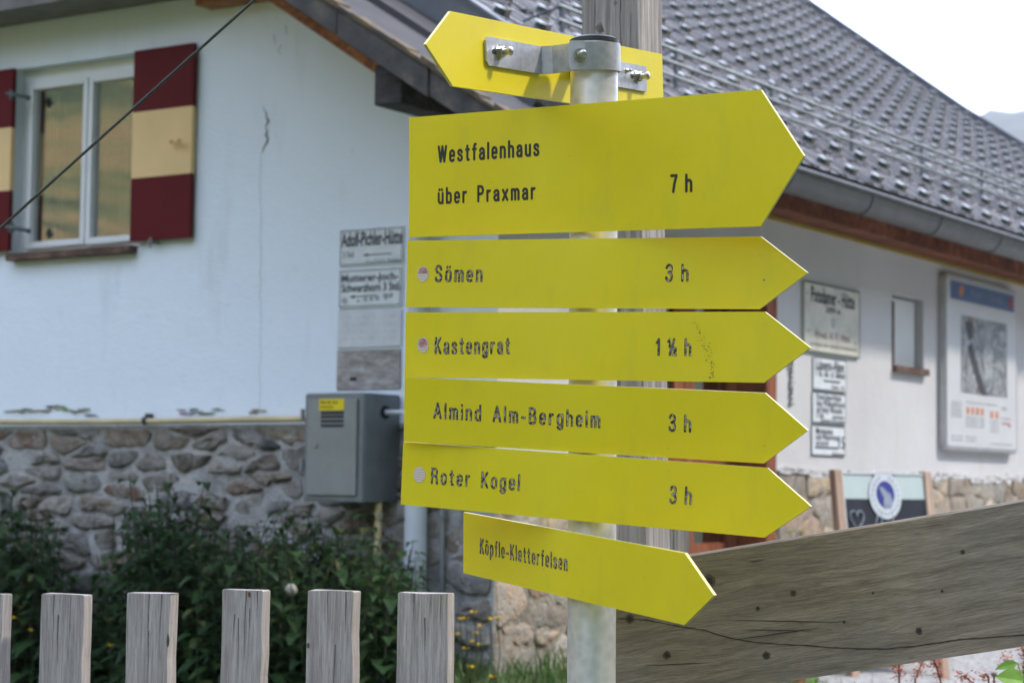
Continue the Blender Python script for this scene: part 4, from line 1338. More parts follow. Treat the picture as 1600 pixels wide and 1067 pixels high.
def larrow(mb, pa, pb, h_px, th=.010):
    u0_, z0_ = LW(pa[0], pa[1], -th); u1_ = LW(pb[0], pb[1], -th)[0]
    h = h_px * 0.003
    L = -E3 * (th + .001)
    mb.add([W(0, u0_, z0_) + L, W(0, u0_ - .035, z0_ + h * 1.4) + L, W(0, u0_ - .035, z0_ + h * .45) + L, W(0, u1_, z0_ + h * .45) + L, W(0, u1_, z0_ - h * .45) + L, W(0, u0_ - .035, z0_ - h * .45) + L, W(0, u0_ - .035, z0_ - h * 1.4) + L], [(0, 1, 6), (2, 3, 4, 5)])
nu1, nu0 = LW(530, 480)[0], LW(631, 470)[0]
zz = [LW(580, y)[1] for y in (356, 415, 419, 481, 484, 543, 546, 609)]
GRPN = None
r_ = notice(nu1, zz[1], nu0, zz[0], M['enamel'], 'enamel_signpost_plate', 'white enamel plate lettered Adolf-Pichler-Hütte, topmost on the gable wall', edge=M['ink'])
m_ = MB()
ltext(m_, 'Adolf-Pichler-Hütte', (534, 386), (629, 381), 21, .022)
ltext(m_, '3 Std.', (536, 403), (554, 402), 9, .0)
ltext(m_, 'D. u. Ö. A.V.  Potsdam', (573, 411), (625, 408), 5, .0)
larrow(m_, (566, 399), (612, 395), 1.6)
part(m_, 'lettering', M['ink'], r_)
r_ = notice(nu1, zz[3], nu0 + .004, zz[2], M['enamel'], 'enamel_signpost_plate', 'white enamel plate lettered Mutterer-Joch-Schwarzhorn 3 Std., with a smudged lower half', edge=M['ink'])
m_ = MB()
ltext(m_, 'Mutterer-Joch-', (534, 441), (622, 434), 11, .02)
ltext(m_, 'Schwarzhorn 3 Std.', (534, 457), (625, 450), 12, .02)
larrow(m_, (545, 464), (590, 461), 1.8)
part(m_, 'lettering', M['ink'], r_)
m_ = MB()
rs = random.Random(2)
for (cx, cy, rr) in ((538, 470, 6), (560, 470, 3), (571, 468, 4), (590, 466, 5), (603, 463, 6), (611, 461, 5), (580, 467, 4)):
    c_ = LW(cx, cy, -.010)
    P = [W(-.0115, c_[0] + rr * .0029 * rs.uniform(.7, 1.2) * math.cos(6.283 * q / 11), c_[1] + rr * .0026 * rs.uniform(.7, 1.2) * math.sin(6.283 * q / 11)) for q in range(11)]
    m_.add(P, [tuple(range(11))])
part(m_, 'smudges', M['ink_soft'], r_)
r_ = notice(nu1 + .002, zz[5], nu0 + .004, zz[4], M['enamel_pale'], 'faded_plate', 'bleached blank plate with faint dotted writing, third down on the gable wall', thick=.006)
m_ = MB()
for k, y in enumerate((498, 510, 521, 531)):
    ltext(m_, '. ..: .. -.. :. . . ...'[k:] , (534 + k, y), (618, y - 5), 7, .0, .008)
part(m_, 'lettering', M['ink_soft'], r_)
r_ = notice(nu1 + .004, zz[7], nu0 + .006, zz[6], M['weathered'], 'weathered_plate', 'brown grey weathered plate just above the meter cabinet', thick=.006)
m_ = MB()
c_ = LW(552, 592, -.008); m_.box(W(-.010, c_[0] - .018, c_[1] - .008), G3 * .036, E3 * .002, Z3 * .016)
part(m_, 'dark_mark', M['slot'], r_)

# ------------------------------------------------------------------ boards on the eaves wall
def rboard(x0, y0, x1, y1, mat, name, label, thick=.012, edge=None, ew=.010):
    t0, _ = RW(x0, (y0 + y1) / 2, thick); t1, _ = RW(x1, (y0 + y1) / 2, thick)
    z1 = RW(x0, y0, thick)[1]; z0 = RW(x0, y1, thick)[1]
    root = empty(name, W((t0 + t1) / 2, -.01, z0))
    tag(root, label, 'sign')
    m_ = MB()
    m_.box(W(t0, -thick - .001, z0), E3 * (t1 - t0), G3 * thick, Z3 * (z1 - z0))
    part(m_, 'plate', mat, root, bevel=.003)
    if edge:
        m_ = MB(); L = -G3 * (thick + .0025)
        for (a, b_, c0, c1) in ((t0, t1, z0, z0 + ew), (t0, t1, z1 - ew, z1), (t0, t0 + ew, z0 + ew, z1 - ew), (t1 - ew, t1, z0 + ew, z1 - ew)):
            m_.quad(W(a, 0, c0) + L, W(b_, 0, c0) + L, W(b_, 0, c1) + L, W(a, 0, c1) + L)
        part(m_, 'border', edge, root)
    return root, t0, t1, z0, z1
def rtext(mb, s, t0, t1, z, cap, offset=.01, th=.014):
    add_text(mb, s, W(t0, -th, z), E3, Z3, t1 - t0, cap, -G3 * .001, offset)
r_, t0, t1, z0, z1 = rboard(1255, 437, 1343, 548, M['enamel_warm'], 'hut_name_board', 'ivory board in a dark green border with the hut name, biggest plate beside the door', edge=M['green_edge'])
w, h = t1 - t0, z1 - z0
m_ = MB()
rtext(m_, 'Potsdamer - Hütte', t0 + .13 * w, t0 + .90 * w, z0 + .72 * h, .085 * 1.0, .02)
rtext(m_, '2009 m', t0 + .38 * w, t0 + .64 * w, z0 + .60 * h, .035, .01)
rtext(m_, 'Im Besitz der Sektion Dinkelsbühl', t0 + .12 * w, t0 + .93 * w, z0 + .10 * h, .02, .0)
part(m_, 'lettering', M['ink'], r_)
m_ = MB()
rtext(m_, 'Privat. A. V. Htte.', t0 + .20 * w, t0 + .83 * w, z0 + .22 * h, .04, .01)
for (a, b_) in ((.08, .30), (.92, .22), (.06, .82)):
    c_ = W(t0 + a * w, -.0148, z0 + b_ * h)
    m_.add([c_ + E3 * .009 * math.cos(q) + Z3 * .009 * math.sin(q) for q in [6.283 * k / 8 for k in range(8)]], [tuple(range(8))])
part(m_, 'rusty_lettering', M['ink_rust'], r_)
m_ = MB()                                               # small edelweiss like emblem
c_ = W(t0 + .51 * w, -.0148, z0 + .46 * h)
for k in range(7):
    a = 6.283 * k / 7
    d_ = E3 * math.cos(a) + Z3 * math.sin(a); p_ = -E3 * math.sin(a) + Z3 * math.cos(a)
    m_.add([c_ + d_ * .008, c_ + d_ * .022 + p_ * .007, c_ + d_ * .036, c_ + d_ * .022 - p_ * .007], [(0, 1, 2, 3)])
part(m_, 'emblem', M['logo_grey'], r_)
trio = [(1270, 556, 608, 'small enamel plate under the hut name board, topmost of the three', [('Lüsens-Alpe', .08, .92, .62, .062), ('1 St. üb. d. Sattel', .08, .94, .42, .035), ('Sekt. D.', .55, .95, .08, .02)], (.32, .80, .27)),
        (1269, 611, 660, 'small enamel plate with the most lines of writing, middle of the three', [('Franz-Senn-Hütte', .12, .86, .76, .036), ('über Wildkopfscharte', .12, .96, .56, .034), ('auf Steig Villerspitz', .12, .90, .36, .034), ('5 Std.', .12, .34, .18, .028), ('Sektion Dresden', .24, .95, .05, .02)], (.60, .94, .20)),
        (1268, 663, 711, 'small enamel plate with a thick rule and the number 15, lowest of the three', [('Marksteine', .12, .62, .72, .035), ('zum Wetterkreuz', .12, .80, .53, .034), ('und zurück', .12, .50, .34, .03), ('15', .80, .98, .26, .07), ('Sektion', .60, .95, .03, .018)], (.10, .78, .24))]
for (x0, y0, y1, lab, lines, ar) in trio:
    r_, t0, t1, z0, z1 = rboard(x0, y0, x0 + 52, y1, M['enamel'], 'small_enamel_plate', lab, thick=.006, edge=M['ink'], ew=.006)
    w, h = t1 - t0, z1 - z0
    m_ = MB()
    for (s, a, b_, zz_, cp_) in lines: rtext(m_, s, t0 + a * w, t0 + b_ * w, z0 + zz_ * h, cp_, .01, .0085)
    c_ = W(t0 + ar[0] * w, -.0095, z0 + ar[2] * h)
    m_.box(c_, E3 * ((ar[1] - ar[0]) * w), G3 * .001, Z3 * .010)
    part(m_, 'lettering', M['ink'], r_)
# dark vertical lettering strip by the door
t0, z1 = RW(1230, 562, .008); t1 = RW(1243, 600, .008)[0]; z0 = RW(1236, 636, .008)[1]
m_ = MB()
vs, fs = text_mesh('Eingang', .02)
x0 = min(v[0] for v in vs); x1 = max(v[0] for v in vs); y0 = min(v[1] for v in vs); y1 = max(v[1] for v in vs)
m_.add([W(t1 - (v[1] - y0) / (y1 - y0) * (t1 - t0), -.006, z1 - (v[0] - x0) / (x1 - x0) * (z1 - z0)) for v in vs], fs)
sg_ = m_.build('wall_lettering', M['ink'])
tag(sg_, 'narrow dark lettering running down the plaster between the door and the enamel plates', 'lettering')

# info poster
th = .05
pt0, _ = RW(1477, 560, th); pz1 = RW(1479, 426, th)[1]; pz0 = RW(1475, 703, th)[1]
pt1 = RW(1590, 700, th)[0]
w, h = pt1 - pt0, pz1 - pz0
root = empty('info_panel', W((pt0 + pt1) / 2, 0, pz0))
tag(root, 'large framed hiking map poster with blue header on the eaves wall', 'poster')
def rounded(t0, t1, z0, z1, r, o, n=5):
    P = []
    for (cx, cz, a0) in ((t1 - r, z1 - r, 0), (t0 + r, z1 - r, 90), (t0 + r, z0 + r, 180), (t1 - r, z0 + r, 270)):
        for k in range(n + 1):
            a = R(a0 + 90 * k / n); P.append(W(cx + r * math.cos(a), -o, cz + r * math.sin(a)))
    return P
m_ = MB(); m_.prism(rounded(pt0, pt1, pz0, pz1, .05, .003), -G3 * (th - .003)); part(m_, 'frame', M['alu'], root, bevel=.006)
m_ = MB(); m_.prism(rounded(pt0 + .03, pt1 - .03, pz0 + .03, pz1 - .03, .03, th - .001), -G3 * .003); part(m_, 'paper', M['poster_white'], root)
def pq(mb, a, b_, c0, c1, o=.004):
    L = -G3 * (th + o)
    mb.quad(W(pt0 + a * w, 0, pz0 + c0 * h) + L, W(pt0 + b_ * w, 0, pz0 + c0 * h) + L, W(pt0 + b_ * w, 0, pz0 + c1 * h) + L, W(pt0 + a * w, 0, pz0 + c1 * h) + L)
m_ = MB(); pq(m_, .06, .95, .86, .965); part(m_, 'header', M['poster_blue'], root)
m_ = MB(); pq(m_, .20, .84, .335, .78); part(m_, 'map', M['map'], root)
m_ = MB(); L = -G3 * (th + .006)
def pp(a, c): return W(pt0 + a * w, 0, pz0 + c * h) + L
m_.add([pp(.28, .60), pp(.34, .63), pp(.52, .36), pp(.57, .335), pp(.46, .335), pp(.36, .48)], [(0, 1, 2, 3, 4, 5)])
m_.add([pp(.24, .74), pp(.34, .75), pp(.36, .66), pp(.30, .64)], [(0, 1, 2, 3)])
part(m_, 'map_valley', M['map_dark'], root)
m_ = MB()
add_text(m_, 'Wandern im Sellraintal', pp(.32, .895), E3, Z3, .45 * w, .05, -G3 * .0005, .0)
part(m_, 'header_lettering', M['logo_grey'], root)
m_ = MB()
c0_ = pp(.20, .915)
m_.add([c0_ + E3 * .045 * math.cos(q) * (1 + .3 * math.sin(2 * q)) + Z3 * .04 * math.sin(q) for q in [6.283 * k / 10 for k in range(10)]], [tuple(range(10))])
for k in range(4): pq(m_, .27 + .065 * k, .27 + .065 * k + .038, .215, .255)
for k in range(2): pq(m_, .60 + .07 * k, .60 + .07 * k + .04, .205, .245)
part(m_, 'orange_marks', M['orange'], root)
m_ = MB()
pq(m_, .87, .92, .885, .94, .0055); pq(m_, .76, .88, .175, .182); pq(m_, .86, .885, .16, .175)
part(m_, 'red_marks', M['poster_red'], root)
m_ = MB()
rp = random.Random(4)
for (a, b_, c0, c1, n_) in ((.07, .21, .19, .28, 6), (.26, .42, .14, .20, 4), (.44, .52, .14, .20, 4), (.60, .72, .12, .19, 4), (.26, .70, .275, .285, 1), (.07, .22, .055, .085, 2), (.26, .40, .055, .085, 2), (.60, .92, .05, .056, 1), (.74, .90, .20, .21, 1), (.76, .84, .26, .275, 2)):
    for k in range(n_):
        z_ = c1 - (c1 - c0) * k / max(1, n_ - .5)
        x_ = a
        while x_ < b_:
            e_ = min(b_, x_ + rp.uniform(.012, .05)); pq(m_, x_, e_, z_ - .006, z_ + .001); x_ = e_ + .008
part(m_, 'small_print', M['ink_soft'], root)

# ------------------------------------------------------------------ A-board
OB = 0.55
at0, _ = RW(1306, 790, OB); at1 = RW(1460, 790, OB)[0]
az1 = RW(1318, 733, OB)[1]
gzA = 0.14
root = empty('chalkboard_stand', W((at0 + at1) / 2, -OB, gzA))
tag(root, 'wooden framed A-board with mint top and dark chalkboard before the stone base', 'chalkboard')
lean = 0.16
# The board turns a little towards the path
fx = (E3 * math.cos(R(-19)) + G3 * math.sin(R(-19)) * 1.0).normalized()      # along the board
fx = Vector((fx.x, fx.y, 0)).normalized()
C0 = W((at0 + at1) / 2, -OB, 0)
ny = Vector((fx.y, -fx.x, 0)); ny = ny if ny.y < 0 else -ny                   # faces the viewer
hw_ = 0.5 * 0.60 * 1.0
def ab(a, z, o=0.0):                                                        # a along the board, z height above ground
    back = lean * z / az1
    return C0 + fx * a - ny * back + ny * (o + .10) + Z3 * (z + gzA)
HB = az1 - gzA
# width from the photo
PA = onplane(1322, 790, C0, ny); PB = onplane(1450, 790, C0, ny)
ha = abs((PB - PA).dot(fx)) / 2
ca = ((PA + PB) / 2 - C0).dot(fx)
pw = .062
for s in (-1, 1):
    m_ = MB()
    a = ca + s * (ha + pw / 2)
    m_.hexa([ab(a - pw / 2 , 0, -.03), ab(a + pw / 2, 0, -.03), ab(a + pw / 2, 0, .015), ab(a - pw / 2, 0, .015), ab(a - pw / 2, HB, -.03), ab(a + pw / 2, HB, -.03), ab(a + pw / 2, HB, .015), ab(a - pw / 2, HB, .015)])
    part(m_, 'leg', M['pine'], root, bevel=.004)
    m_ = MB()
    a0 = ab(ca + (a - ca) * .62, HB - .10, -.05)
    m_.tube([a0, Vector((a0.x, a0.y, 0)) - ny * .10 + Z3 * gzA], .018, 6)
    part(m_, 'rear_leg', M['pine'], root)
m_ = MB()
zs_ = HB - .075 - .20
def abq(mb, a0, a1, z0, z1, o0, o1):
    mb.hexa([ab(a0, z0, o0), ab(a1, z0, o0), ab(a1, z1, o0), ab(a0, z1, o0), ab(a0, z0, o1), ab(a1, z0, o1), ab(a1, z1, o1), ab(a0, z1, o1)])
zt_, zmid, zbot = HB - .02, HB - .155, .28
abq(m_, ca - ha, ca + ha, zbot, zmid, -.012, .004); part(m_, 'chalkboard', M['slate'], root)
m_ = MB(); abq(m_, ca - ha, ca + ha, zmid, zt_, -.012, .004); part(m_, 'top_panel', M['mint'], root)
m_ = MB(); abq(m_, ca - ha, ca - ha + .008, zbot, zt_, .004, .010); abq(m_, ca - ha, ca + ha, zt_ , zt_ + .008, -.012, .010); part(m_, 'panel_trim', M['logo_white'], root)
bw = ha * .26
cc = ca - ha * .0
m_ = MB(); abq(m_, cc - bw, cc + bw, HB - .10, zt_, .005, .007); part(m_, 'blue_band', M['blue'], root)
def disc(mb, a, z, r0, o, n=28, r1=None):
    if r1 is None: mb.add([ab(a + r0 * math.cos(6.283 * k / n), z + r0 * math.sin(6.283 * k / n), o) for k in range(n)], [tuple(range(n))])
zc_ = HB - .135
rl_ = ha * .39
m_ = MB(); disc(m_, cc, zc_, rl_, .010); lg = part(m_, 'round_logo', M['logo_white'], root)
m_ = MB(); disc(m_, cc, zc_ + .006, rl_ * .56, .012); part(m_, 'logo_disc', M['blue'], lg)
m_ = MB()
k_ = rl_ * .5
m_.add([ab(cc + x * k_, zc_ + y * k_, .014) for x, y in ((-.75, .75), (-.3, .7), (.2, .3), (.6, .1), (.85, -.7), (.55, -1.1), (.2, -.85), (-.15, -1.15), (-.4, -.7), (-.25, -.2), (-.55, .2))], [tuple(range(11))])
for k in range(22):                                                         # ring of small letters
    a = 6.283 * k / 22
    if 1.2 < a < 1.9: continue
    c_x, c_z = cc + rl_ * .79 * math.cos(a), zc_ + rl_ * .79 * math.sin(a)
    s_ = .0075
    m_.add([ab(c_x - s_, c_z - s_, .0125), ab(c_x + s_ * .4, c_z - s_, .0125), ab(c_x + s_, c_z + s_, .0125), ab(c_x - s_ * .5, c_z + s_, .0125)], [(0, 1, 2, 3)])
m_.v = m_.v
part(m_, 'logo_figure', M['logo_grey'], lg)
m_ = MB()
hp = []
for k in range(25):
    q = 6.283 * k / 24
    hp.append((16 * math.sin(q) ** 3, 13 * math.cos(q) - 5 * math.cos(2 * q) - 2 * math.cos(3 * q) - math.cos(4 * q)))
hx, hz_ = ca - ha * .72, HB - .265
m_.tube([ab(hx + x * .0034, hz_ + y * .0038, .008) for x, y in hp], .0035, 5)
def script(pts): m_.tube([ab(ca + ha * a, HB - b_ + .09, .008) for a, b_ in pts], .0035, 5)
script([(-.32, .42), (-.26, .36), (-.20, .32), (-.14, .31), (-.13, .36), (-.18, .43), (-.22, .47), (-.12, .46), (-.02, .41)])
script([(.12, .31), (.15, .38), (.17, .45), (.22, .44), (.30, .41), (.36, .39), (.40, .43), (.46, .40), (.55, .38)])
script([(-.42, .44), (-.38, .40), (-.36, .44)])
part(m_, 'chalk_writing', M['chalk'], root)

# ------------------------------------------------------------------ signpost
PX, PY = 0.1255538, 3.1897754
PZT = CAMH + (757.0 - 62) / 3200 * 3.19
PR = 0.0375
pole = empty('signpost_pole', (PX, PY, 0))
tag(pole, 'round galvanised steel pole carrying the yellow direction signs', 'pole')
ptop = onplane(928.5, 71, Vector((PX, PY, 0)), Vector((0, -1, 0)))
pbot = onplane(924.0, 1060, Vector((PX, PY, 0)), Vector((0, -1, 0)))
pd = (ptop - pbot).normalized()
m_ = MB()
P0 = pbot - pd * (pbot.z / pd.z)
N = 40
m_.tube([P0 - pd * .1, P0 + pd * .6, ptop - pd * .4, ptop], PR, N)
part(m_, 'pole', M['galv'], pole, smooth=60)
m_ = MB()
m_.tube([ptop + pd * .0005, ptop + pd * .007, ptop + pd * .0105], [PR + .0015, PR + .0015, PR - .004], N)
part(m_, 'pole_cap', M['black'], pole, smooth=50)
def pole_at(z): return P0 + pd * ((z - P0.z) / pd.z)

SG = {  # yaw, in-plane tilt, start along the board, height, length, board height, tip, lean
 'a': (-0.67, -0.0411, -0.3383, 1.7535, 0.6755, 0.1974, 0.0717, 0.0697),
 'b': (-0.4786, -0.0333, -0.3054, 1.586, 0.6029, 0.107, 0.0737, 0.0339),
 'c': (-0.5018, -0.0274, -0.3092, 1.4724, 0.6176, 0.1041, 0.0713, 0.034),
 'd': (-0.4822, -0.0507, -0.3064, 1.3681, 0.6117, 0.1036, 0.067, 0.0923),
 'e': (-0.5401, -0.0592, -0.3169, 1.2663, 0.6364, 0.1012, 0.0704, 0.0419),
 'f': (-1.0178, -0.0755, -0.2952, 1.1532, 0.6124, 0.1011, 0.0677, 0.0562),
 'g': (1.0343, 0.0961, -0.3028, 1.8862, 0.6939, 0.1099, 0.0696, 0.0072)}
TH = 0.005
def sign_frame(k):
    th_, ro, uc_, z0_, L, H, T, pi_ = SG[k]
    n = Vector((math.sin(th_), -math.cos(th_), 0)); a = Vector((math.cos(th_), math.sin(th_), 0))
    zz_ = Z3 * math.cos(pi_) + n * math.sin(pi_)
    A = a * math.cos(ro) + zz_ * math.sin(ro); B = -a * math.sin(ro) + zz_ * math.cos(ro)
    off = .055 if k != 'g' else -.075
    O = Vector((PX, PY, 0)) + n * off + a * uc_ + Z3 * z0_
    Y = B.cross(A)                                     # points away from the viewer
    return O, A, Y, B, L, H, T
def make_sign(k, label, lines, badges, flaked):
    O, A, Y, B, L, H, T = sign_frame(k)
    xf = Matrix(((A.x, Y.x, B.x, O.x), (A.y, Y.y, B.y, O.y), (A.z, Y.z, B.z, O.z), (0, 0, 0, 1)))
    root = empty('direction_sign', xf=xf)
    tag(root, label, 'signpost arm', 'yellow direction signs on the pole')
    def loc(mb, name, mats, **kw):
        o = mb.build(name, mats, **kw); o.parent = root; return o
    m_ = MB()
    h = H / 2
    if k != 'g': out = [(0, -h), (L, -h), (L + T, 0), (L, h), (0, h)]
    else: out = [(-T, 0), (0, -h), (L, -h), (L, h), (0, h)]
    m_.prism([Vector((x, 0, z)) for x, z in out], Vector((0, TH, 0)))
    m_.m = [0, 0] + [1] * (len(m_.m) - 2)
    loc(m_, 'board', [M['yellow'], M['sunlit_edge']])
    def to_local(x, y):
        P = onplane(x, y, O, Y)
        d_ = P - O
        return d_.dot(A), d_.dot(B)
    if lines:
        m1, m2 = MB(), MB()
        for (s, pa, pb, capx) in lines:
            xa, za = to_local(*pa); xb, zb = to_local(*pb); zc_ = to_local(pa[0], pa[1] - capx)[1]
            X = Vector((xb - xa, 0, zb - za)); wd = X.length; X /= wd
            Yv = Vector((0, 0, 1))
            if flaked:
                stroke_text(m2, s, Vector((xa, 0, za)), X, Yv, wd, zc_ - za, Vector((0, -.0003, 0)), .074)
                stroke_text(m1, s, Vector((xa, 0, za)), X, Yv, wd, zc_ - za, Vector((0, -.0006, 0)), .042)
            else:
                stroke_text(m1, s, Vector((xa, 0, za)), X, Yv, wd, zc_ - za, Vector((0, -.0003, 0)), .082)
        if flaked:
            lo_ = loc(m2, 'lettering', M['groove'])
            li = m1.build('flaked_paint', M['flaked']); li.parent = lo_
        else: loc(m1, 'lettering', M['letter'])
    for (cx, cy, red) in badges:
        bx, bz = to_local(cx, cy)
        r1, r2 = to_local(cx + 9, cy)[0] - bx, .0125
        m_ = MB()
        m_.add([Vector((bx + r1 * math.cos(6.283 * q / 24), -.0006, bz + r2 * math.sin(6.283 * q / 24))) for q in range(24)], [tuple(range(24))])
        bo = loc(m_, 'badge', M['badge'])
        if red:
            m_ = MB()
            pts = [Vector((bx + r1 * .78 * math.cos(math.pi * q / 10), -.0010, bz + .001 + r2 * .78 * math.sin(math.pi * q / 10))) for q in range(11)]
            if red == 2: pts += [Vector((bx - r1 * .3, -.0010, bz - r2 * .35)), Vector((bx + r1 * .3, -.0010, bz - r2 * .3))][::1]
            m_.add(pts, [tuple(range(len(pts)))])
            rr = m_.build('badge_red', M['badge_red']); rr.parent = bo
    # fixing at the back: flat clamp round the pole
    if k != 'g':
        m_ = MB()
        pc = pole_at(O.z) - O
        cx = pc.dot(A); cy = pc.dot(Y)
        n_ = 18; R0 = PR + .001; R1 = PR + .005; hh = .018
        zo = pc.dot(B) + cx * 0
        ring = []
        for q in range(n_ + 1):
            a = math.pi * (q / n_) 
            ring.append((cx - math.cos(a) * R1, cy + math.sin(a) * R1)); 
        path = [(cx - R1 - .03, TH + .002), (cx - R1 - .004, TH + .002)] + ring + [(cx + R1 + .004, TH + .002), (cx + R1 + .03, TH + .002)]
        vs = []
        for (x, y_) in path: vs += [Vector((x, y_, -hh)), Vector((x, y_, hh))]
        m_.add(vs, [(2 * i, 2 * i + 1, 2 * i + 3, 2 * i + 2) for i in range(len(path) - 1)])
        loc(m_, 'clamp', M['zinc'])
    return root, loc, to_local, xf
make_sign('a', 'tall two line yellow sign reading Westfalenhaus über Praxmar, 7 h', [('Westfalenhaus', (684, 255), (843, 244), 27), ('über  Praxmar', (684, 319.5), (837, 312), 26), ('7 h', (1047, 302), (1082, 300.5), 29)], [], False)
make_sign('b', 'yellow sign reading Sömen 3 h, with a red and white round badge', [('Sömen', (679, 441), (754, 441), 27), ('3 h', (1039, 440.5), (1076, 440.5), 28)], [(661, 428, 1)], True)
make_sign('c', 'yellow sign reading Kastengrat 1 ½ h, spotted with grime near its tip', [('Kastengrat', (679, 553.5), (797, 553.5), 27), ('1 ½ h', (1024, 556), (1080, 556.5), 28)], [(661, 539, 2)], True)
make_sign('d', 'yellow sign reading Almind Alm-Bergheim, without any badge', [('Almind  Alm-Bergheim', (677, 654), (938, 669), 26), ('3 h', (1044, 674), (1080, 676), 28)], [], True)
make_sign('e', 'yellow sign reading Roter Kogel 3 h, with a bleached round badge', [('Roter  Kogel', (673, 756), (812, 767), 26), ('3 h', (1045, 787), (1081, 789), 29)], [(655.5, 741.5, 0)], True)
make_sign('f', 'lowest yellow sign, turned away, reading Köpfle-Kletterfelsen', [('Köpfle-Kletterfelsen', (750, 865), (887, 892.5), 25)], [], True)

# grime spots on some boards
def grime(k, spots):
    O, A, Y, B, L, H, T = sign_frame(k)
    par = [o for o in bpy.data.objects if o.name.startswith('direction_sign') and (o.matrix_world.translation - O).length < 1e-4 or (o.name.startswith('direction_sign') and (Vector(o.location) - O).length < 1e-4)][0]
    m_ = MB(); rg = random.Random(12)
    for (x, y, r) in spots:
        P = onplane(x, y, O, Y) - O
        a, b_ = P.dot(A), P.dot(B)
        m_.add([Vector((a + r * .001 * rg.uniform(.5, 1.1) * math.cos(q), -.0007, b_ + r * .001 * rg.uniform(.5, 1.3) * math.sin(q))) for q in [6.283 * i / 7 for i in range(7)]], [tuple(range(7))])
    o = m_.build('grime', simple('sign_grime', (0.16, 0.13, 0.05), 0.8, var=.5, scale=200)); o.parent = par
rg = random.Random(6)
sp_ = []
for i in range(110):
    q = rg.random()
    y = 503 + q * 88
    x = 1086 + 26 * math.sin(min(1, q * 1.15) * 1.6) + rg.gauss(0, 3.5)
    sp_.append((x, y, rg.choice((.35, .45, .6, .9))))
sp_ += [(1112, 567, 1.5), (1098, 540, 1.1), (1110, 590, 1.6), (1093, 520, 1.2)]
grime('c', sp_)
grime('b', [(1194, 437.5, 2.0), (1187, 484 - 85, .6), (1060, 480 - 70, .5)])
grime('a', [(890, 244, .9), (769, 285, .8), (1000, 320, .5)])
grime('f', [(1007, 901, 1.0), (1010, 875, .6), (850, 889, .9)])
grime('e', [(1045, 795 - 60, .8), (900, 770, .5)])
grime('d', [(1044, 700, .9), (1195, 696, .9), (820, 690, .5), (930, 640, .4)])

# topmost arrow seen from behind, with its strap and bolts
root, loc, to_local, xf = make_sign('g', 'blank back of the topmost yellow arrow, pointing left, bolted on with a steel strap', [], [], False)
O, A, Y, B, L, H, T = sign_frame('g')
pc = pole_at(O.z) - O
cx, cy = pc.dot(A), pc.dot(Y)
zc0 = 0.0
def lx(px, py=100): return to_local(px, py)[0]
zst = to_local(780, 84)[1]
def strap(mb, path, hgt, th_, round_end=None, z=0.0):
    # constant thickness ribbon along path in the local XY plane
    n = len(path); L_ = []; R_ = []
    for i, p in enumerate(path):
        a = Vector(path[max(0, i - 1)]); c_ = Vector(path[min(n - 1, i + 1)])
        d_ = (c_ - a).normalized(); nn = Vector((-d_.y, d_.x))
        L_.append(Vector(p) + nn * th_ / 2); R_.append(Vector(p) - nn * th_ / 2)
    vs = []
    hs = [hgt / 2] * n
    if round_end: hs[round_end[0]] = hgt / 2 * round_end[1]
    for i in range(n):
        h = hs[i]
        vs += [(L_[i].x, L_[i].y, z - h), (L_[i].x, L_[i].y, z + h), (R_[i].x, R_[i].y, z + h), (R_[i].x, R_[i].y, z - h)]
    fs = [(i * 4 + a, i * 4 + (a + 1) % 4, i * 4 + 4 + (a + 1) % 4, i * 4 + 4 + a) for i in range(n - 1) for a in range(4)]
    fs += [(3, 2, 1, 0), ((n - 1) * 4, (n - 1) * 4 + 1, (n - 1) * 4 + 2, (n - 1) * 4 + 3)]
    mb.add([Vector(v) for v in vs], fs)
yS = -.0025
tS = .004
Rr = PR + .0035
m_ = MB()
x0_, x1_ = lx(757), lx(838)
# left arm: flat on the board, then out to the ear at the front left of the pole
Ah, Yh = Vector((A.x, A.y)).normalized(), Vector((Y.x, Y.y)).normalized()
wl = lambda x, y: (cx + Ah.x * x + Ah.y * y, cy + Yh.x * x + Yh.y * y)
strap(m_, [(x0_, yS), (x0_ + .006, yS), (x0_ + .03, yS), (x1_, yS), (x1_ + .010, yS - .002), wl(-.064, -.006), wl(-.052, -.016), wl(-.044, -.024), wl(-.036, -.031), wl(-.026, -.0355)], .0435, tS, (0, .72), zst)
loc(m_, 'strap_arm', M['zinc'])
m_ = MB()
# front clamp: ear, then round the front and right side of the pole, back to the board
arc = []
for q in range(0, 25):
    a = math.radians(200 + (372 - 200) * q / 24)
    arc.append((cx + Rr * math.cos(a), cy + Rr * math.sin(a)))
x2_ = lx(1007, 122)
strap(m_, [wl(-.0405, -.0470), wl(-.0375, -.0474), wl(-.032, -.0476), wl(-.017, -.0474)] + arc[2:] + [(cx + Rr + .012, yS - .004), (cx + Rr + .02, yS), (x2_ - .006, yS), (x2_, yS)], .0435, tS, (0, .7), zst)
loc(m_, 'strap_clamp', M['zinc'], smooth=35)
def bolt(x, y, z, ax, s=1.0):
    ax = Vector(ax).normalized()
    o = Vector((x, y, z))
    m_ = MB(); m_.tube([o, o + ax * .0016 * s], .0088 * s, 20); w_ = loc(m_, 'washer', M['steel'], smooth=40)
    m_ = MB(); m_.tube([o + ax * .0016 * s, o + ax * .0078 * s], .0068 * s, 6); loc(m_, 'nut', M['steel'], bevel=.0004)
    m_ = MB(); m_.tube([o + ax * .006 * s, o + ax * .0125 * s, o + ax * .0135 * s, o + ax * .0165 * s, o + ax * .0178 * s], [.0036 * s, .0036 * s, .0052 * s, .0052 * s, .003 * s], 14); loc(m_, 'screw_end', M['steel'], smooth=50)
bolt(lx(776, 84), yS - tS / 2, zst + .001, (0, -1, 0), 1.3)
bolt(lx(992, 124), yS - tS / 2, zst + .001, (0, -1, 0), 1.3)
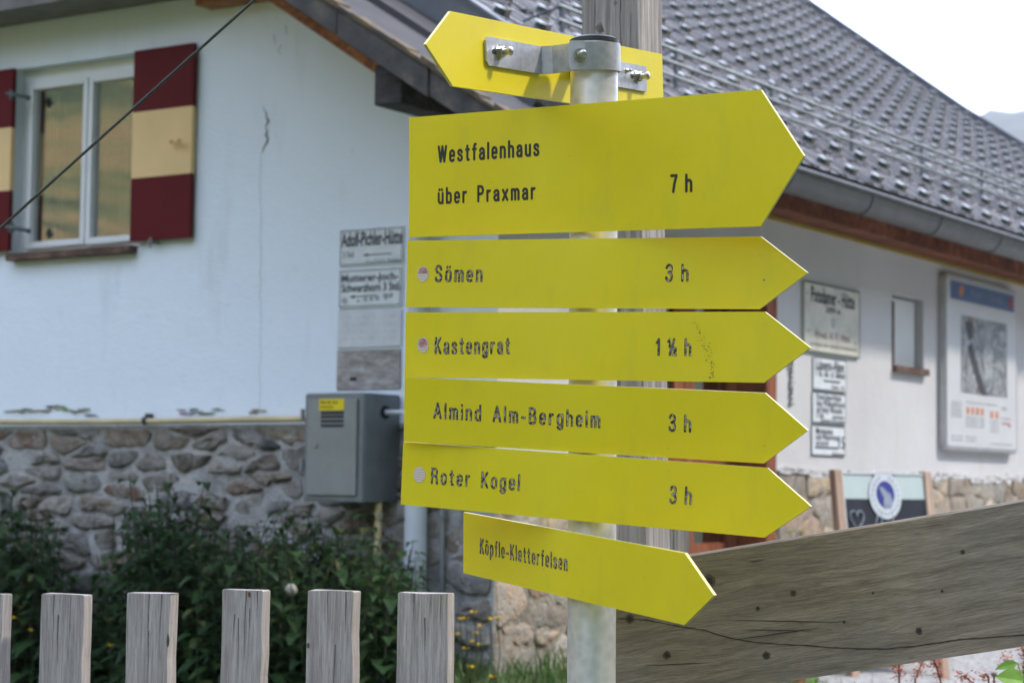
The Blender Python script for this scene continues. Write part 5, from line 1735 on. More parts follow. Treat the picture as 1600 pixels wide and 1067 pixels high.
bolt(lx(975, 106), yS - tS / 2, zst + .008, (0, -1, 0), .55)
m_ = MB(); _e0, _e1 = wl(-.0400, -.0535), wl(-.0150, -.0530)
strap(m_, [_e0, wl(-.0375, -.0537), _e1], .0455, .0038, (0, .78), zst)
loc(m_, 'clamp_ear', M['zinc'], bevel=.0005)
_b2 = wl(-.0235, -.0555); _ax = Ah * 0.25 * 1.0; bolt(_b2[0], _b2[1], zst, (Ah.x * .25 - Ah.y, Yh.x * .25 - Yh.y, 0), 1.15)
m_ = MB()
for px, py in ((768, 82), (984, 123)):
    c_ = Vector((lx(px, py), yS - tS / 2 - .0004, zst)); m_.add([c_ + Vector((.006 * math.cos(q), 0, .0042 * math.sin(q))) for q in [6.283 * i / 12 for i in range(12)]], [tuple(range(12))])
loc(m_, 'strap_slot', M['slot'])

# ------------------------------------------------------------------ wooden post behind the pole, with its guy wire
DP = 3.92
Pq = lambda x, y, d_=DP: CAM + ray(x, y) * (d_ / 1.0)
def at_depth(x, y, d_):
    w = ray(x, y); return CAM + w * (d_ / w.y)
ar_t = at_depth(997.5, 0, DP - .06); ar_b = at_depth(1010, 860, DP - .06)
ax_ = (ar_t - ar_b).normalized()
yawp = R(26)
fl = Vector((-math.cos(yawp), math.sin(yawp), 0)); fr_ = Vector((math.sin(yawp), math.cos(yawp), 0)) # along left face, along right face (away)
sw = 0.118
zb_, ztp = -0.1, 3.05
def arz(z): return ar_b + ax_ * ((z - ar_b.z) / ax_.z)
m_ = MB()
b0, b1 = arz(zb_), arz(ztp)
rr_ = random.Random(3)
nseg = 40
vs = []
ring_uv = [(0, 0), (.35, 0), (.7, 0), (1, 0), (1, 1), (0, 1), (0, .6), (0, .3)]
for i in range(nseg + 1):
    p = b0.lerp(b1, i / nseg)
    for (a, b_) in ring_uv:
        j = rr_.uniform(-.0011, .0011)
        cham = .0 
        vs.append(p + fl * (sw * a + j) + fr_ * (sw * b_ + rr_.uniform(-.0011, .0011)))
n = 8
m_.add(vs, [(i * n + q, i * n + (q + 1) % n, (i + 1) * n + (q + 1) % n, (i + 1) * n + q) for i in range(nseg) for q in range(n)] + [tuple(range(nseg * n, nseg * n + n))])
post = m_.build('wooden_post', M['post_wood'])
tag(post, 'square weathered grey timber post close behind the galvanised pole', 'post')
# drying crack down the lit face and one on the shaded face
m_ = MB()
def crackline(base, z0, z1, dirn, lift, w, seed, wob=.003):
    r = random.Random(seed); vs = []; n_ = 26; o_ = 0
    for i in range(n_ + 1):
        z = z0 + (z1 - z0) * i / n_
        o_ += r.uniform(-wob, wob) * .5
        ww = w * math.sin(math.pi * (i + .3) / (n_ + .6)) * r.uniform(.5, 1.2)
        p = base(z) + dirn * o_ + lift
        vs += [p - dirn * ww, p + dirn * ww]
    m_.add(vs, [(2 * i, 2 * i + 1, 2 * i + 3, 2 * i + 2) for i in range(n_)])
crackline(lambda z: arz(z) + fr_ * (sw * .36), 1.85, 2.12, fr_, -fl * .0015, .0011, 1)
crackline(lambda z: arz(z) + fr_ * (sw * .50), 1.0, 1.7, fr_, -fl * .0015, .0010, 2)
crackline(lambda z: arz(z) + fl * (sw * .30), 1.93, 2.4, fl, -fr_ * .0015, .0008, 5)
crackline(lambda z: arz(z) + fl * (sw * .62), 1.9, 2.15, fl, -fr_ * .0015, .0006, 6)
kc = at_depth(946, 52, DP - .02)
ck = m_.build('drying_crack', M['knot']); put(ck, post)
m_ = MB()
for k, (px, py, rx_, rz_) in enumerate(((940, 44, .012, .011), (962, 6, .004, .005))):
    w_ = ray(px, py); nn = -fr_
    P = onplane(px, py, arz(2.0), nn) + nn * .0016
    m_.add([P + fl * rx_ * rr_.uniform(.8, 1.1) * math.cos(q) + Z3 * rz_ * rr_.uniform(.8, 1.1) * math.sin(q) for q in [6.283 * i / 14 for i in range(14)]], [tuple(range(14))])
put(m_.build('knot', simple('pale_knot', (0.15, 0.13, 0.12), 0.85, var=0.5, scale=70)), post)
# short fence post further back
m_ = MB()
q0 = at_depth(1046, 830, 4.15); q1 = at_depth(1083, 830, 4.15)
fx2 = Vector((math.cos(R(40)), math.sin(R(40)), 0))
tp = at_depth(1052, 800, 4.15)
bb = Vector((tp.x, tp.y, 0)) - Vector((.0, 0, .1))
m_.box(bb, Vector((.036, .018, 0)), Vector((-.02, .05, 0)), Z3 * (tp.z + .1))
o = m_.build('short_fence_post', M['post_wood'], bevel=.003)
tag(o, 'short pale grey post peeping out behind the tall timber post, above the plank', 'post')

# guy wire from the post head down to the left
top = arz(2.92) + fl * .05
gl = at_depth(0, 357, 4.25)
# make the wire pass the photo's line: two points on it at matched depths
p_r = at_depth(398, 0, 3.98)
dirw = (gl - p_r).normalized()
head = p_r - dirw * 1.05
foot = gl + dirw * ((gl.z - .05) / -dirw.z)
m_ = MB()
m_.tube([foot, gl.lerp(foot, .5) , gl, p_r, head], .0031, 8)
wire = m_.build('guy_wire', M['cable'])
wr = empty('guy_cable', foot)
tag(wr, 'dark steel guy cable slanting across the shuttered window', 'cable')
wire.name = 'cable_strand'; put(wire, wr)
# mast arm that holds the wire
m_ = MB()
m_.tube([head, Vector((head.x + .35, head.y + .1, head.z + .1)), arz(2.98) + fl * .05 + fr_ * .05], .012, 8)
put(m_.build('wire_bracket', M['pipe_grey']), post)

# ------------------------------------------------------------------ weathered plank at the lower right
PL = at_depth(1085, 865, 3.36); PRt = at_depth(1600, 780, 3.26)
PB_ = at_depth(1200, 1067, 3.35)
plx = (PRt - PL).normalized()
yb = Vector((plx.y, -plx.x, 0)).normalized(); yb = yb if yb.y < 0 else -yb   # towards the viewer
plz = plx.cross(yb); plz = plz if plz.z > 0 else -plz
ph = abs((PL - PB_).dot(plz))
O_ = PL - plx * 0.42                                  # left end, hidden behind the pole
xfp = Matrix(((plx.x, -yb.x, plz.x, O_.x), (plx.y, -yb.y, plz.y, O_.y), (plx.z, -yb.z, plz.z, O_.z), (0, 0, 0, 1)))
start = 0.42 - (PL - onplane(966, 950, PL, yb)).length * .80
LP = 2.3
m_ = MB()
nseg = 60; rr_ = random.Random(31)
prof = [(0, -.002), (.0, -.0), (.042, 0), (.042, -ph * 1.01), (0, -ph * 1.01), (0, -ph * .5)]
vs = []
x_st = (onplane(926, 950, PL, yb) - O_).dot(plx)
for i in range(nseg + 1):
    x = x_st + (LP - x_st) * i / nseg
    dw = .0003 * math.sin(x * 5) + rr_.uniform(-.0002, .0002)
    grow = 1 + .028 * (x - .42) / .5 * .4
    for (y_, z_) in ((0, -.0035), (.0035, 0), (.039, 0), (.042, -.003), (.042, -ph * grow), (0, -ph * grow), (0, -ph * .66), (0, -ph * .33)):
        vs.append(Vector((x, y_ + rr_.uniform(-.0004, .0004), z_ + (dw if z_ > -.01 else 0))))
n = 8
m_.add(vs, [(i * n + q, i * n + (q + 1) % n, (i + 1) * n + (q + 1) % n, (i + 1) * n + q) for i in range(nseg) for q in range(n)] + [tuple(range(n)), tuple(range(nseg * n, nseg * n + n))])
# the grain bends round the knots
m, nt, b = new_mat('weathered_plank')
knots = [(1042, 1023, .85), (984, 966, 1.0), (1197, 1023, .85), (1108, 908, 1.4), (1239, 926, .65), (1184, 950, .5), (1364, 926, .3), (1436, 985, .7), (1319, 971, .35), (1504, 862, .55), (1472, 923, .35)]
v0 = coords(nt)
vec = v0
for (px, py, s_) in knots[:8]:
    P = onplane(px, py, PL, yb) - O_
    kx, kz = P.dot(plx), P.dot(plz)
    sb_ = nt.nodes.new('ShaderNodeVectorMath'); sb_.operation = 'SUBTRACT'; nt.links.new(v0, sb_.inputs[0]); sb_.inputs[1].default_value = (kx, 0, kz)
    sc_ = nt.nodes.new('ShaderNodeVectorMath'); sc_.operation = 'MULTIPLY'; nt.links.new(sb_.outputs[0], sc_.inputs[0]); sc_.inputs[1].default_value = (.45, 0, 1)
    ln = nt.nodes.new('ShaderNodeVectorMath'); ln.operation = 'LENGTH'; nt.links.new(sc_.outputs[0], ln.inputs[0])
    fa = nt.nodes.new('ShaderNodeMapRange'); fa.interpolation_type = 'SMOOTHSTEP'
    fa.inputs['From Min'].default_value = 0.0; fa.inputs['From Max'].default_value = .028 * s_ + .006; fa.inputs['To Min'].default_value = -.6; fa.inputs['To Max'].default_value = 0
    nt.links.new(ln.outputs['Value'], fa.inputs['Value'])
    ml = nt.nodes.new('ShaderNodeVectorMath'); ml.operation = 'SCALE'; nt.links.new(sb_.outputs[0], ml.inputs[0]); nt.links.new(fa.outputs[0], ml.inputs['Scale'])
    adn = nt.nodes.new('ShaderNodeVectorMath'); adn.operation = 'ADD'; nt.links.new(vec, adn.inputs[0]); nt.links.new(ml.outputs[0], adn.inputs[1]); vec = adn.outputs[0]
# gentle waviness of the growth lines
wvn = nt.nodes.new('ShaderNodeTexNoise'); wvn.inputs['Scale'].default_value = 2.2; wvn.inputs['Detail'].default_value = 1; nt.links.new(v0, wvn.inputs['Vector'])
wm = nt.nodes.new('ShaderNodeMath'); wm.operation = 'MULTIPLY_ADD'; nt.links.new(wvn.outputs['Fac'], wm.inputs[0]); wm.inputs[1].default_value = .035; wm.inputs[2].default_value = -.0175
cbx = nt.nodes.new('ShaderNodeCombineXYZ'); nt.links.new(wm.outputs[0], cbx.inputs[2])
adn = nt.nodes.new('ShaderNodeVectorMath'); adn.operation = 'ADD'; nt.links.new(vec, adn.inputs[0]); nt.links.new(cbx.outputs[0], adn.inputs[1])
mp = nt.nodes.new('ShaderNodeMapping'); mp.inputs['Scale'].default_value = (.075, 1, 1); nt.links.new(adn.outputs[0], mp.inputs['Vector'])
gv = mp.outputs['Vector']
fgr = noise(nt, gv, 320, 5, .7); fbr = noise(nt, gv, 60, 5, .6)
c = ramp(nt, mix(nt, .5, fgr, fbr), [(.36, (.13, .103, .080)), (.5, (.245, .198, .155)), (.64, (.375, .315, .255))])
mf = noise(nt, v0, 3.2, 5, .6)
c = mix(nt, maprange(nt, mf, .42, .68, 0, .5), c, (.17, .165, .16))
mf2 = noise(nt, v0, 5, 5, .6); c = mix(nt, maprange(nt, mf2, .55, .75, 0, .4), c, (.25, .185, .115))
fck = noise(nt, gv, 520, 3, .7); c = mix(nt, maprange(nt, fck, .60, .72, 0, .6), c, (.035, .03, .025))
nt.links.new(c, b.inputs['Base Color']); b.inputs['Roughness'].default_value = .8; b.inputs['Specular IOR Level'].default_value = .25
bump(nt, b, mix(nt, .4, fgr, fck), .6, .003)
plank = m_.build('wooden_plank', m)
plank.name = 'plank_board'
plroot = empty('wooden_plank', xf=xfp)
plank.parent = plroot
tag(plroot, 'wide weathered knotty plank slanting up to the right behind the pole', 'plank')
m1, m2 = MB(), MB()
for (px, py, s_) in knots:
    P = onplane(px, py, PL, yb) - O_
    kx, kz = P.dot(plx), P.dot(plz)
    for (mb, k, lf) in ((m2, .0078, -.0011), (m1, .0046, -.0015)):
        mb.add([Vector((kx + k * s_ * 1.0 * rr_.uniform(.8, 1.15) * math.cos(q), lf, kz + k * 1.0 * s_ * rr_.uniform(.8, 1.2) * math.sin(q))) for q in [6.283 * i / 16 for i in range(16)]], [tuple(range(16))])
o = m2.build('knot', M['knot2']); o.parent = plroot
o2 = m1.build('knot_core', M['knot']); o2.parent = o
m_ = MB()
cl = [(966, 966), (1010, 968), (1060, 978), (1100, 984), (1140, 996), (1180, 1003), (1220, 1006), (1260, 1008), (1300, 1011), (1340, 1013), (1385, 1013), (1430, 1009), (1470, 1003), (1500, 998), (1540, 996), (1600, 991), (1660, 985)]
pts = []
for i in range(len(cl) - 1):
    for k in range(5):
        a = k / 5; pts.append((cl[i][0] * (1 - a) + cl[i + 1][0] * a, cl[i][1] * (1 - a) + cl[i + 1][1] * a))
vs = []
for (px, py) in pts:
    P = onplane(px, py, PL, yb) - O_; x, z = P.dot(plx), P.dot(plz); w_ = .0009 * rr_.uniform(.6, 1.2); z += rr_.uniform(-.0003, .0003)
    vs += [Vector((x, -.0012, z - w_)), Vector((x, -.0012, z + w_))]
m_.add(vs, [(2 * i, 2 * i + 1, 2 * i + 3, 2 * i + 2) for i in range(len(pts) - 1)])
for (xa, ya, xb, yb2) in ((1170, 878, 1195, 874), (1140, 1000, 1290, 979), (1130, 968, 1330, 972), (1150, 983, 1270, 985), (1000, 1040, 1120, 1034)):
    vs = []
    for i in range(9):
        P = onplane(xa + (xb - xa) * i / 8, ya + (yb2 - ya) * i / 8, PL, yb) - O_; x, z = P.dot(plx), P.dot(plz); w_ = .0008 * math.sin(math.pi * (i + .2) / 8.4)
        vs += [Vector((x, -.0012, z - w_)), Vector((x, -.0012, z + w_))]
    m_.add(vs, [(2 * i, 2 * i + 1, 2 * i + 3, 2 * i + 2) for i in range(8)])
o = m_.build('long_crack', M['knot']); o.parent = plroot

# ------------------------------------------------------------------ picket fence
fence = empty('picket_fence', at_depth(330, 1000, 3.6) * 1.0)
tag(fence, 'low fence of square topped weathered grey pickets in front of the nettles', 'fence')
pick = [(-62, 925, 3.80, .088, 0), (-52 + 0, 0, 0, 0, 0)]
PK = [  # left edge x at top, y top, face right edge x, depth, edge thickness px, shape
    (-58, 926, 5, 3.72, 13), (65, 927, 130, 3.70, 13), (199, 925, 267, 3.65, 12), (348, 920, 411, 3.60, 15), (481, 921, 554, 3.55, 11), (622, 925, 701, 3.45, 11)]
yw = R(-20)
pa_ = Vector((math.cos(yw), math.sin(yw), 0)); pn_ = Vector((-math.sin(yw) * -1, 0, 0))
pa_ = Vector((math.cos(R(20)), -math.sin(R(20)), 0))      # along the face, to the right and nearer
pb_ = Vector((math.sin(R(20)), math.cos(R(20)), 0))       # away from the viewer
rk = random.Random(17)
for k, (x0, y0, x1, dp_, ed) in enumerate(PK):
    w0 = ray(x0, y0); P0_ = CAM + w0 * (dp_ / w0.y)
    P1_ = onplane(x1, y0 + 2, P0_, pb_)
    wd = (P1_ - P0_).dot(pa_)
    m_ = MB(); nseg = 30
    tk = .029
    lean_ = rk.uniform(-.004, .006)
    rough = {2: .0038, 4: .0034, 3: .0024}.get(k, .0014)
    vs = []
    zt_ = P0_.z
    off = 0
    for i in range(nseg + 1):
        z = zt_ * (1 - i / nseg * 1.0) - .05 * (i / nseg)
        if i == 1: z = zt_ - .002
        ins = .0018 if i == 0 else 0
        off = off * .6 + rk.uniform(-rough, rough)
        wl = rk.uniform(-.0007, .0007)
        base = Vector((P0_.x, P0_.y, z)) + pa_ * (lean_ * (zt_ - z) * -1)
        chw = .0
        for (a, b_) in ((0 + ins + wl, ins * .3), (wd * .5, ins * .0), (wd - ins * .4 + off, ins * .0), (wd - ins * .8 + off * .7, tk - ins), (wd * .5, tk), (ins, tk - ins)):
            vs.append(base + pa_ * a + pb_ * b_ + Z3 * (0.0 if i else rk.uniform(-.0015, .001)))
    n = 6
    m_.add(vs, [(i * n + q, i * n + (q + 1) % n, (i + 1) * n + (q + 1) % n, (i + 1) * n + q) for i in range(nseg) for q in range(n)] + [tuple(range(n))])
    pk = part(m_, 'picket', M['grey_wood'], fence)
    m_ = MB(); vs = []                                  # splits running down from the sawn top
    for j in range(rk.choice((3, 4, 5))):
        xa = wd * rk.uniform(.12, .9); ln_ = rk.uniform(.03, .14); w_ = rk.uniform(.0004, .0010); b0 = len(m_.v); pts = []
        z0_ = zt_ - (0 if j < 2 else rk.uniform(.02, .12)); xx = xa
        for i in range(9):
            xx += rk.uniform(-.0006, .0006); ww = w_ * (1 - i / 8.0) + .0001
            p = Vector((P0_.x, P0_.y, z0_ - .001 - ln_ * i / 8)) + pa_ * xx - pb_ * .0012
            pts += [p - pa_ * ww, p + pa_ * ww]
        m_.add(pts, [(2 * i, 2 * i + 1, 2 * i + 3, 2 * i + 2) for i in range(8)])
    part(m_, 'drying_splits', M['split'], pk)
    if k == 3:
        m_ = MB(); c_ = onplane(390, 926, P0_, pb_) - pb_ * .003
        m_.tube([c_, c_ + pb_ * .006], .0022, 8); m_.box(c_ - Z3 * .006 - pa_ * .0014, pa_ * .0028, pb_ * .003, Z3 * .007)
        part(m_, 'nail', M['nail_rust'], pk)
    if k in (2, 4):
        m_ = MB()
        for (px, py, rx_, rz_) in ([(263, 1000, .003, .012)] if k == 2 else [(482, 1008, .003, .005)]):
            P = onplane(px, py, P0_, pb_) - pb_ * .0012
            m_.add([P + pa_ * rx_ * math.cos(q) + Z3 * rz_ * rk.uniform(.8, 1.1) * math.sin(q) for q in [6.283 * i / 14 for i in range(14)]], [tuple(range(14))])
        part(m_, 'knot', M['knot2'], pk)
PF = at_depth(622, 925, 3.45) 
for z in (.72, .22):
    m_ = MB()
    m_.box(Vector((PF.x, PF.y, z)) + pb_ * .032 - pa_ * 1.6, pa_ * 1.72, pb_ * .035, Z3 * .07)
    part(m_, 'rail', M['grey_wood'], fence)

# ------------------------------------------------------------------ vegetation
def leaf(mb, base, d, length, width, up, droop, shade):
    d = d.normalized(); side = d.cross(up).normalized(); nrm = side.cross(d)
    st = [(0, .0), (.18, .75), (.42, 1.0), (.70, .66), (.88, .28), (1.0, 0)]
    mb.cur = (shade, shade, shade)
    cen = []; lf_ = []; rt_ = []
    for (s, w_) in st:
        c_ = base + d * (length * s) - Z3 * (droop * length * s * s)
        cen.append(c_); lf_.append(c_ + side * (width * .5 * w_) + nrm * width * .12 * w_); rt_.append(c_ - side * (width * .5 * w_) + nrm * width * .12 * w_)
    n = len(st)
    mb.add(cen + lf_ + rt_, [(i, i + 1, n + i + 1, n + i) for i in range(n - 1)] + [(i + 1, i, 2 * n + i, 2 * n + i + 1) for i in range(n - 1)])
def nettle(mb, base, hgt, r, leafs=.075, tops=True):
    lean_ = Vector((r.uniform(-.14, .14), r.uniform(-.14, .14), 1)).normalized()
    pts = []; n = 7
    cv = Vector((r.uniform(-.08, .08), r.uniform(-.08, .08), 0))
    for i in range(n): s = i / (n - 1); pts.append(base + lean_ * hgt * s + cv * hgt * s * s)
    mb.mi = 1
    mb.tube(pts, [.004 * (1 - .6 * i / n) for i in range(n)], 4, cap=False)
    mb.mi = 0
    z = .12; rot = r.uniform(0, 3); tone = r.choice((.45, .7, .8, 1.0, 1.0))
    while z < 1.0:
        s = z
        p = base + lean_ * hgt * s + cv * hgt * s * s
        sz = leafs * (1.15 - .62 * s) * r.uniform(.75, 1.25)
        for q in range(2):
            a = rot + math.pi * q + r.uniform(-.3, .3)
            d_ = Vector((math.cos(a), math.sin(a), .35 - .3 * (1 - s)))
            leaf(mb, p + d_ * .015, d_, sz, sz * .62, Z3, r.uniform(.3, .9), (.15 + .85 * r.random()) * tone)
        rot += 1.57 + r.uniform(-.2, .2)
        z += r.uniform(.045, .075) / hgt * 1.0 if hgt > 0 else 1
    if tops:                                            # reddish seed strings
        for q in range(3):
            a = r.uniform(0, 6.28); p = base + lean_ * hgt * .93 + cv * hgt * .86
            leaf(mb, p, Vector((math.cos(a), math.sin(a), .3)), .05, .01, Z3, 1.4, .98)
rn = random.Random(99)
m_ = MB()
def plant_top(px):   # outline of the nettles along the photograph, as a height over the wall foot
    tbl = [(-60, 780), (0, 775), (40, 770), (75, 820), (110, 905), (150, 915), (190, 850), (225, 770), (250, 755), (290, 762), (330, 800), (380, 815), (430, 810), (470, 800), (520, 812), (560, 815), (600, 830), (625, 835), (660, 900), (700, 960), (740, 1010)]
    for i in range(len(tbl) - 1):
        if tbl[i][0] <= px <= tbl[i + 1][0]:
            a = (px - tbl[i][0]) / (tbl[i + 1][0] - tbl[i][0]); return tbl[i][1] * (1 - a) + tbl[i + 1][1] * a
    return 1000
cnt = 0
for i in range(430):
    px = rn.uniform(-50, 668)
    t = -rn.uniform(.10, 1.25) if i % 3 else -rn.uniform(.1, .5)
    u, _ = LW(px, 900, t)
    yt = plant_top(px) + rn.uniform(-12, 60) + (rn.random() ** 2) * 70 - (26 if rn.random() < .08 else 0)
    zt_ = LW(px, yt, t)[1]
    g = W(t, u, 0); gz_ = ground_z(g.x, g.y) - .02
    h = min(zt_ - gz_, 1.35)
    if h < .15: h = .2
    nettle(m_, Vector((g.x, g.y, gz_)), h, rn, rn.uniform(.085, .125), tops=rn.random() < .25)
    cnt += 1
tag(m_.build('nettle_bed', [M['nettle'], M['stem']]), 'dense dark green nettles and weeds filling the foot of the gable wall', 'nettles', kind='stuff')
for (px, yt, lab, sd_) in ((262, 738, 'tall reddish tipped nettle, highest above the shrubs on the gable side', 1), (22, 752, 'tall nettle rising at the left edge of the photo against the stones', 2), (193, 805, 'thin nettle stem standing alone before the pale mortar', 3), (478, 788, 'nettle reaching up below the corner of the meter cabinet', 4), (612, 842, 'nettle whose leaves overlap the white downpipe', 5)):
    r_ = random.Random(sd_)
    t = -.38; u, zt_ = LW(px, yt, t)
    g = W(t, u, 0); gz_ = ground_z(g.x, g.y)
    mb = MB()
    for q in range(3 if sd_ != 3 else 1):
        nettle(mb, Vector((g.x + r_.uniform(-.06, .06), g.y + r_.uniform(-.05, .05), gz_)), (zt_ - gz_) * (1 - .07 * q), r_, .105)
    st = MB(); fo = MB()
    root = empty('nettle_plant', Vector((g.x, g.y, gz_)))
    tag(root, lab, 'plant', 'nettles standing out of the bed')
    # split leaves and stem
    for nm, mi, mat in (('foliage', 0, M['nettle']), ('stem', 1, M['stem'])):
        pm = MB()
        for f, mm in zip(mb.f, mb.m):
            if mm == mi:
                b0_ = len(pm.v); pm.v += [mb.v[i] for i in f]; pm.c += [mb.c[i] for i in f]; pm.f.append([b0_ + i for i in range(len(f))]); pm.m.append(0)
        part(pm, nm, mat, root)

# grass
m_ = MB(); rg = random.Random(55)
def blade(mb, p, h, w_, d_, sh):
    mb.cur = (sh, sh, sh)
    s_ = Vector((-d_.y, d_.x, 0)).normalized() * w_
    a = p; b_ = p + Z3 * h * .55 + d_ * h * .12; c_ = p + Z3 * h * .9 + d_ * h * .42
    mb.add([a - s_, a + s_, b_ + s_ * .8, b_ - s_ * .8, c_], [(0, 1, 2, 3), (3, 2, 4)])
for i in range(15000):
    if i % 2: t = -rg.uniform(0.02, 3.8); u = rg.uniform(-2.2, 4.2)
    else: t = -rg.uniform(.0, 1.8); u = rg.uniform(-1.6, .9)
    if u < 0: t = rg.uniform(-2.6, 1.9)
    if u < 0 and t > 0 and u > -.03: continue
    g = W(t, u, 0); p = Vector((g.x, g.y, ground_z(g.x, g.y) - .01))
    a = rg.uniform(0, 6.28)
    blade(m_, p, rg.uniform(.04, .15) * (1.6 if rg.random() < .06 else 1), rg.uniform(.002, .006), Vector((math.cos(a), math.sin(a), 0)), rg.random())
tag(m_.build('grass', M['grass']), 'green grass and herbs at the foot of the hut corner', 'grass', kind='stuff')

# buttercups
bc = [(741, 957), (719, 968), (728, 967), (766, 968), (778, 967), (750, 978), (714, 992), (736, 1003), (749, 1008), (728, 1014), (770, 1058), (737, 1043), (744, 990), (33, 949), (49, 985), (21, 966), (172, 1009)]
descr = ['at the top of the clump beside the last picket', 'left of a close pair over the clump', 'right of a close pair over the clump', 'over the pale stones, left of two', 'over the pale stones, right of two', 'half hidden among the stems', 'touching the edge of the widest picket', 'in the middle of the clump', 'low in the clump on the right', 'small one low in the clump on the left', 'lowest one beside the steel pole', 'large one near the bottom by the picket', 'faded one amid the stems',
         'uppermost in the gap between the first two pickets', 'in the gap between the first two pickets, lowest', 'in the gap between the first two pickets, nearest the left edge', 'between the second and third picket']
for (px, py), ds in zip(bc, descr):
    t = -.55 if px > 600 else -1.1
    r_ = random.Random(px)
    t += r_.uniform(-.15, .15)
    u, z = LW(px, py, t)
    P = W(t, u, z); gz_ = ground_z(P.x, P.y)
    root = empty('buttercup', Vector((P.x, P.y, gz_)))
    tag(root, 'yellow buttercup ' + ds, 'flower', 'yellow buttercups in the grass')
    m_ = MB(); m_.tube([Vector((P.x + r_.uniform(-.03, .03), P.y, gz_ - .02)), P.lerp(Vector((P.x, P.y, gz_)), .4) + Vector((.01, 0, 0)), P], .0018, 4)
    part(m_, 'stem', M['stem'], root)
    m_ = MB()
    for k in range(5):
        a = 6.283 * k / 5 + r_.random()
        d_ = Vector((math.cos(a), math.sin(a), .45)); s_ = Vector((-math.sin(a), math.cos(a), 0)) * .008
        m_.add([P, P + d_ * .009 + s_, P + d_ * .017 + s_ * .6, P + d_ * .017 - s_ * .6, P + d_ * .009 - s_], [(0, 1, 2, 3, 4)])
    m_.tube([P - Z3 * .002, P + Z3 * .006], .004, 6)
    part(m_, 'bloom', M['petal'], root)

def puffball(px, py, P, rad, label, stemz):
    root = empty('dandelion_clock', Vector((P.x, P.y, stemz)))
    tag(root, label, 'flower')
    m_ = MB(); m_.tube([Vector((P.x + .01, P.y, stemz)), P], .0025, 5); part(m_, 'stem', M['stem'], root)
    m_ = MB(); r_ = random.Random(int(px))
    for k in range(420):
        z = r_.uniform(-1, 1); a = r_.uniform(0, 6.283); q = math.sqrt(1 - z * z)
        d_ = Vector((q * math.cos(a), q * math.sin(a), z)); e_ = d_.cross(Vector((.3, .2, 1))).normalized(); f_ = d_.cross(e_)
        c_ = P + d_ * rad * r_.uniform(.86, 1.0); s_ = rad * .17
        m_.add([P, c_ - e_ * .0006, c_ + e_ * .0006], [(0, 1, 2)])
        m_.add([c_ + (e_ * math.cos(t_) + f_ * math.sin(t_)) * s_ + d_ * s_ * .3 for t_ in (0, 1.257, 2.513, 3.77, 5.03)], [(0, 1, 2, 3, 4)])
    part(m_, 'seed_head', M['fluff'], root)
u, z = LW(455, 921, -1.3); P = W(-1.3, u, z)
puffball(455, 921, P, .023, 'round white dandelion clock between two pickets', ground_z(P.x, P.y))

# sorrel stalks at the lower right, close in front of the gravel
def sorrel(x0, y0, x1, y1, dp_, label, sd_, spread=1.0):
    r_ = random.Random(sd_)
    a = at_depth(x0, y0, dp_); b_ = at_depth(x1, y1, dp_ + r_.uniform(-.1, .1))
    foot_ = Vector((a.x, a.y, 0.03))
    root = empty('sorrel_stalk', foot_)
    tag(root, label, 'plant', 'rusty sorrel stalks beneath the plank')
    m_ = MB()
    mid1 = foot_.lerp(a, .7)
    pts = [foot_, mid1, a, a.lerp(b_, .5) + Vector((r_.uniform(-.01, .01), 0, .01)), b_]
    m_.tube(pts, [.003, .003, .0026, .002, .0012], 5)
    part(m_, 'stem', M['rust_stem'], root)
    m_ = MB()
    for k in range(int(150 * spread)):
        s = r_.random() ** .8
        p = pts[2].lerp(pts[3], s * 2) if s < .5 else pts[3].lerp(pts[4], s * 2 - 1)
        p = p + Vector((r_.gauss(0, .008), r_.gauss(0, .008), r_.gauss(0, .008)))
        an = r_.uniform(0, 6.28)
        leaf(m_, p, Vector((math.cos(an), math.sin(an), r_.uniform(-.6, .6))), r_.uniform(.006, .011), .007, Z3, 0, r_.random())
    part(m_, 'seeds', M['sorrel'], root)
D5 = 5.0
sorrel(1405, 1064, 1395, 1030, D5, 'rusty sorrel spray just under the middle of the plank edge', 1)
sorrel(1430, 1060, 1440, 1024, D5, 'sorrel spray touching the plank beside the chalkboard leg', 2)
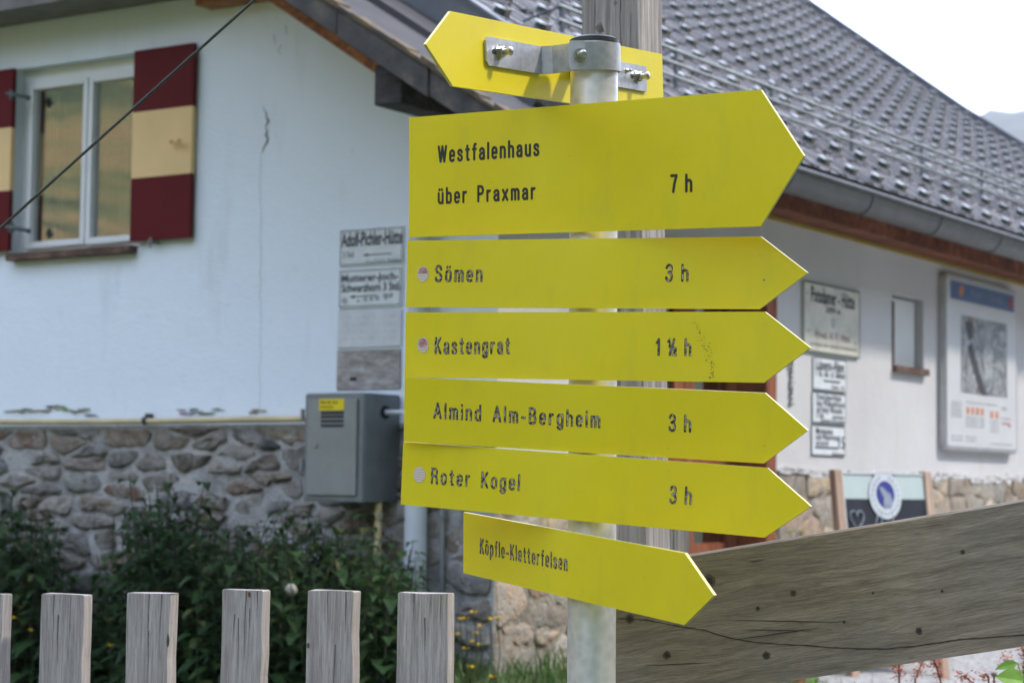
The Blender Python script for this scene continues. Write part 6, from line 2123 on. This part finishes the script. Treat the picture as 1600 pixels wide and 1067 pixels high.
sorrel(1470, 1065, 1452, 1022, D5, 'sorrel spray right of the pale chalkboard leg', 3)
sorrel(1590, 1060, 1570, 1030, D5, 'sorrel spray curling left at the right photo edge', 4)
sorrel(1600, 1055, 1596, 1005, D5, 'thick reddish sorrel spray highest at the right photo edge', 5, 1.3)
sorrel(1250, 1066, 1243, 1056, D5, 'sorrel tip at the bottom, furthest left under the plank', 6, .5)
sorrel(1520, 1066, 1500, 1058, D5, 'low pinkish sorrel spray at the bottom, right of the leg', 7, .7)
sorrel(1545, 1066, 1530, 1055, D5, 'low sorrel spray beside the white seed head', 8, .5)
P = at_depth(1553, 1052, D5)
puffball(1553, 1052, P, .008, 'tiny white seed head on the gravel side at the lower right', .03)
# bright leaf
root = empty('leafy_weed', Vector((at_depth(1585, 1060, 4.4).x, at_depth(1585, 1060, 4.4).y, 0.03)))
tag(root, 'bright green broad leaved weed in the lower right corner', 'plant')
m_ = MB(); P = at_depth(1600, 1064, 4.4)
m_.tube([Vector((P.x, P.y, .03)), P], .003, 5); part(m_, 'stem', M['stem'], root)
m_ = MB()
leaf(m_, P, Vector((-1, -.1, .25)), .065, .05, (Vector((0, -.9, .6))).normalized(), .1, .8)
leaf(m_, P, Vector((.8, -.1, .1)), .07, .05, (Vector((0, -.9, .6))).normalized(), .1, .6)
P2 = at_depth(1590, 1035, 4.45)
leaf(m_, P2, Vector((-1, .0, -.2)), .05, .022, (Vector((0, -.9, .6))).normalized(), .1, .2)
m_.mi = 0; m_.tube([P, P2], .0022, 4)
part(m_, 'foliage', M['bright_leaf'], root)
# leafy pot plant by the door step
u_ = RW(1222, 840, .35)
g = W(u_[0], -.35, 0)
root = empty('door_plant', Vector((g.x, g.y, .05)))
tag(root, 'small bushy green plant at the foot of the door jamb', 'plant')
fo = MB(); r_ = random.Random(14)
for k in range(9):
    a = Vector((g.x + r_.uniform(-.14, .14), g.y + r_.uniform(-.10, .10), .05))
    nettle(fo, a, u_[1] - .05 + r_.uniform(-.10, .06), r_, .08, False)
part(fo, 'foliage', [M['bright_leaf'], M['stem']], root)
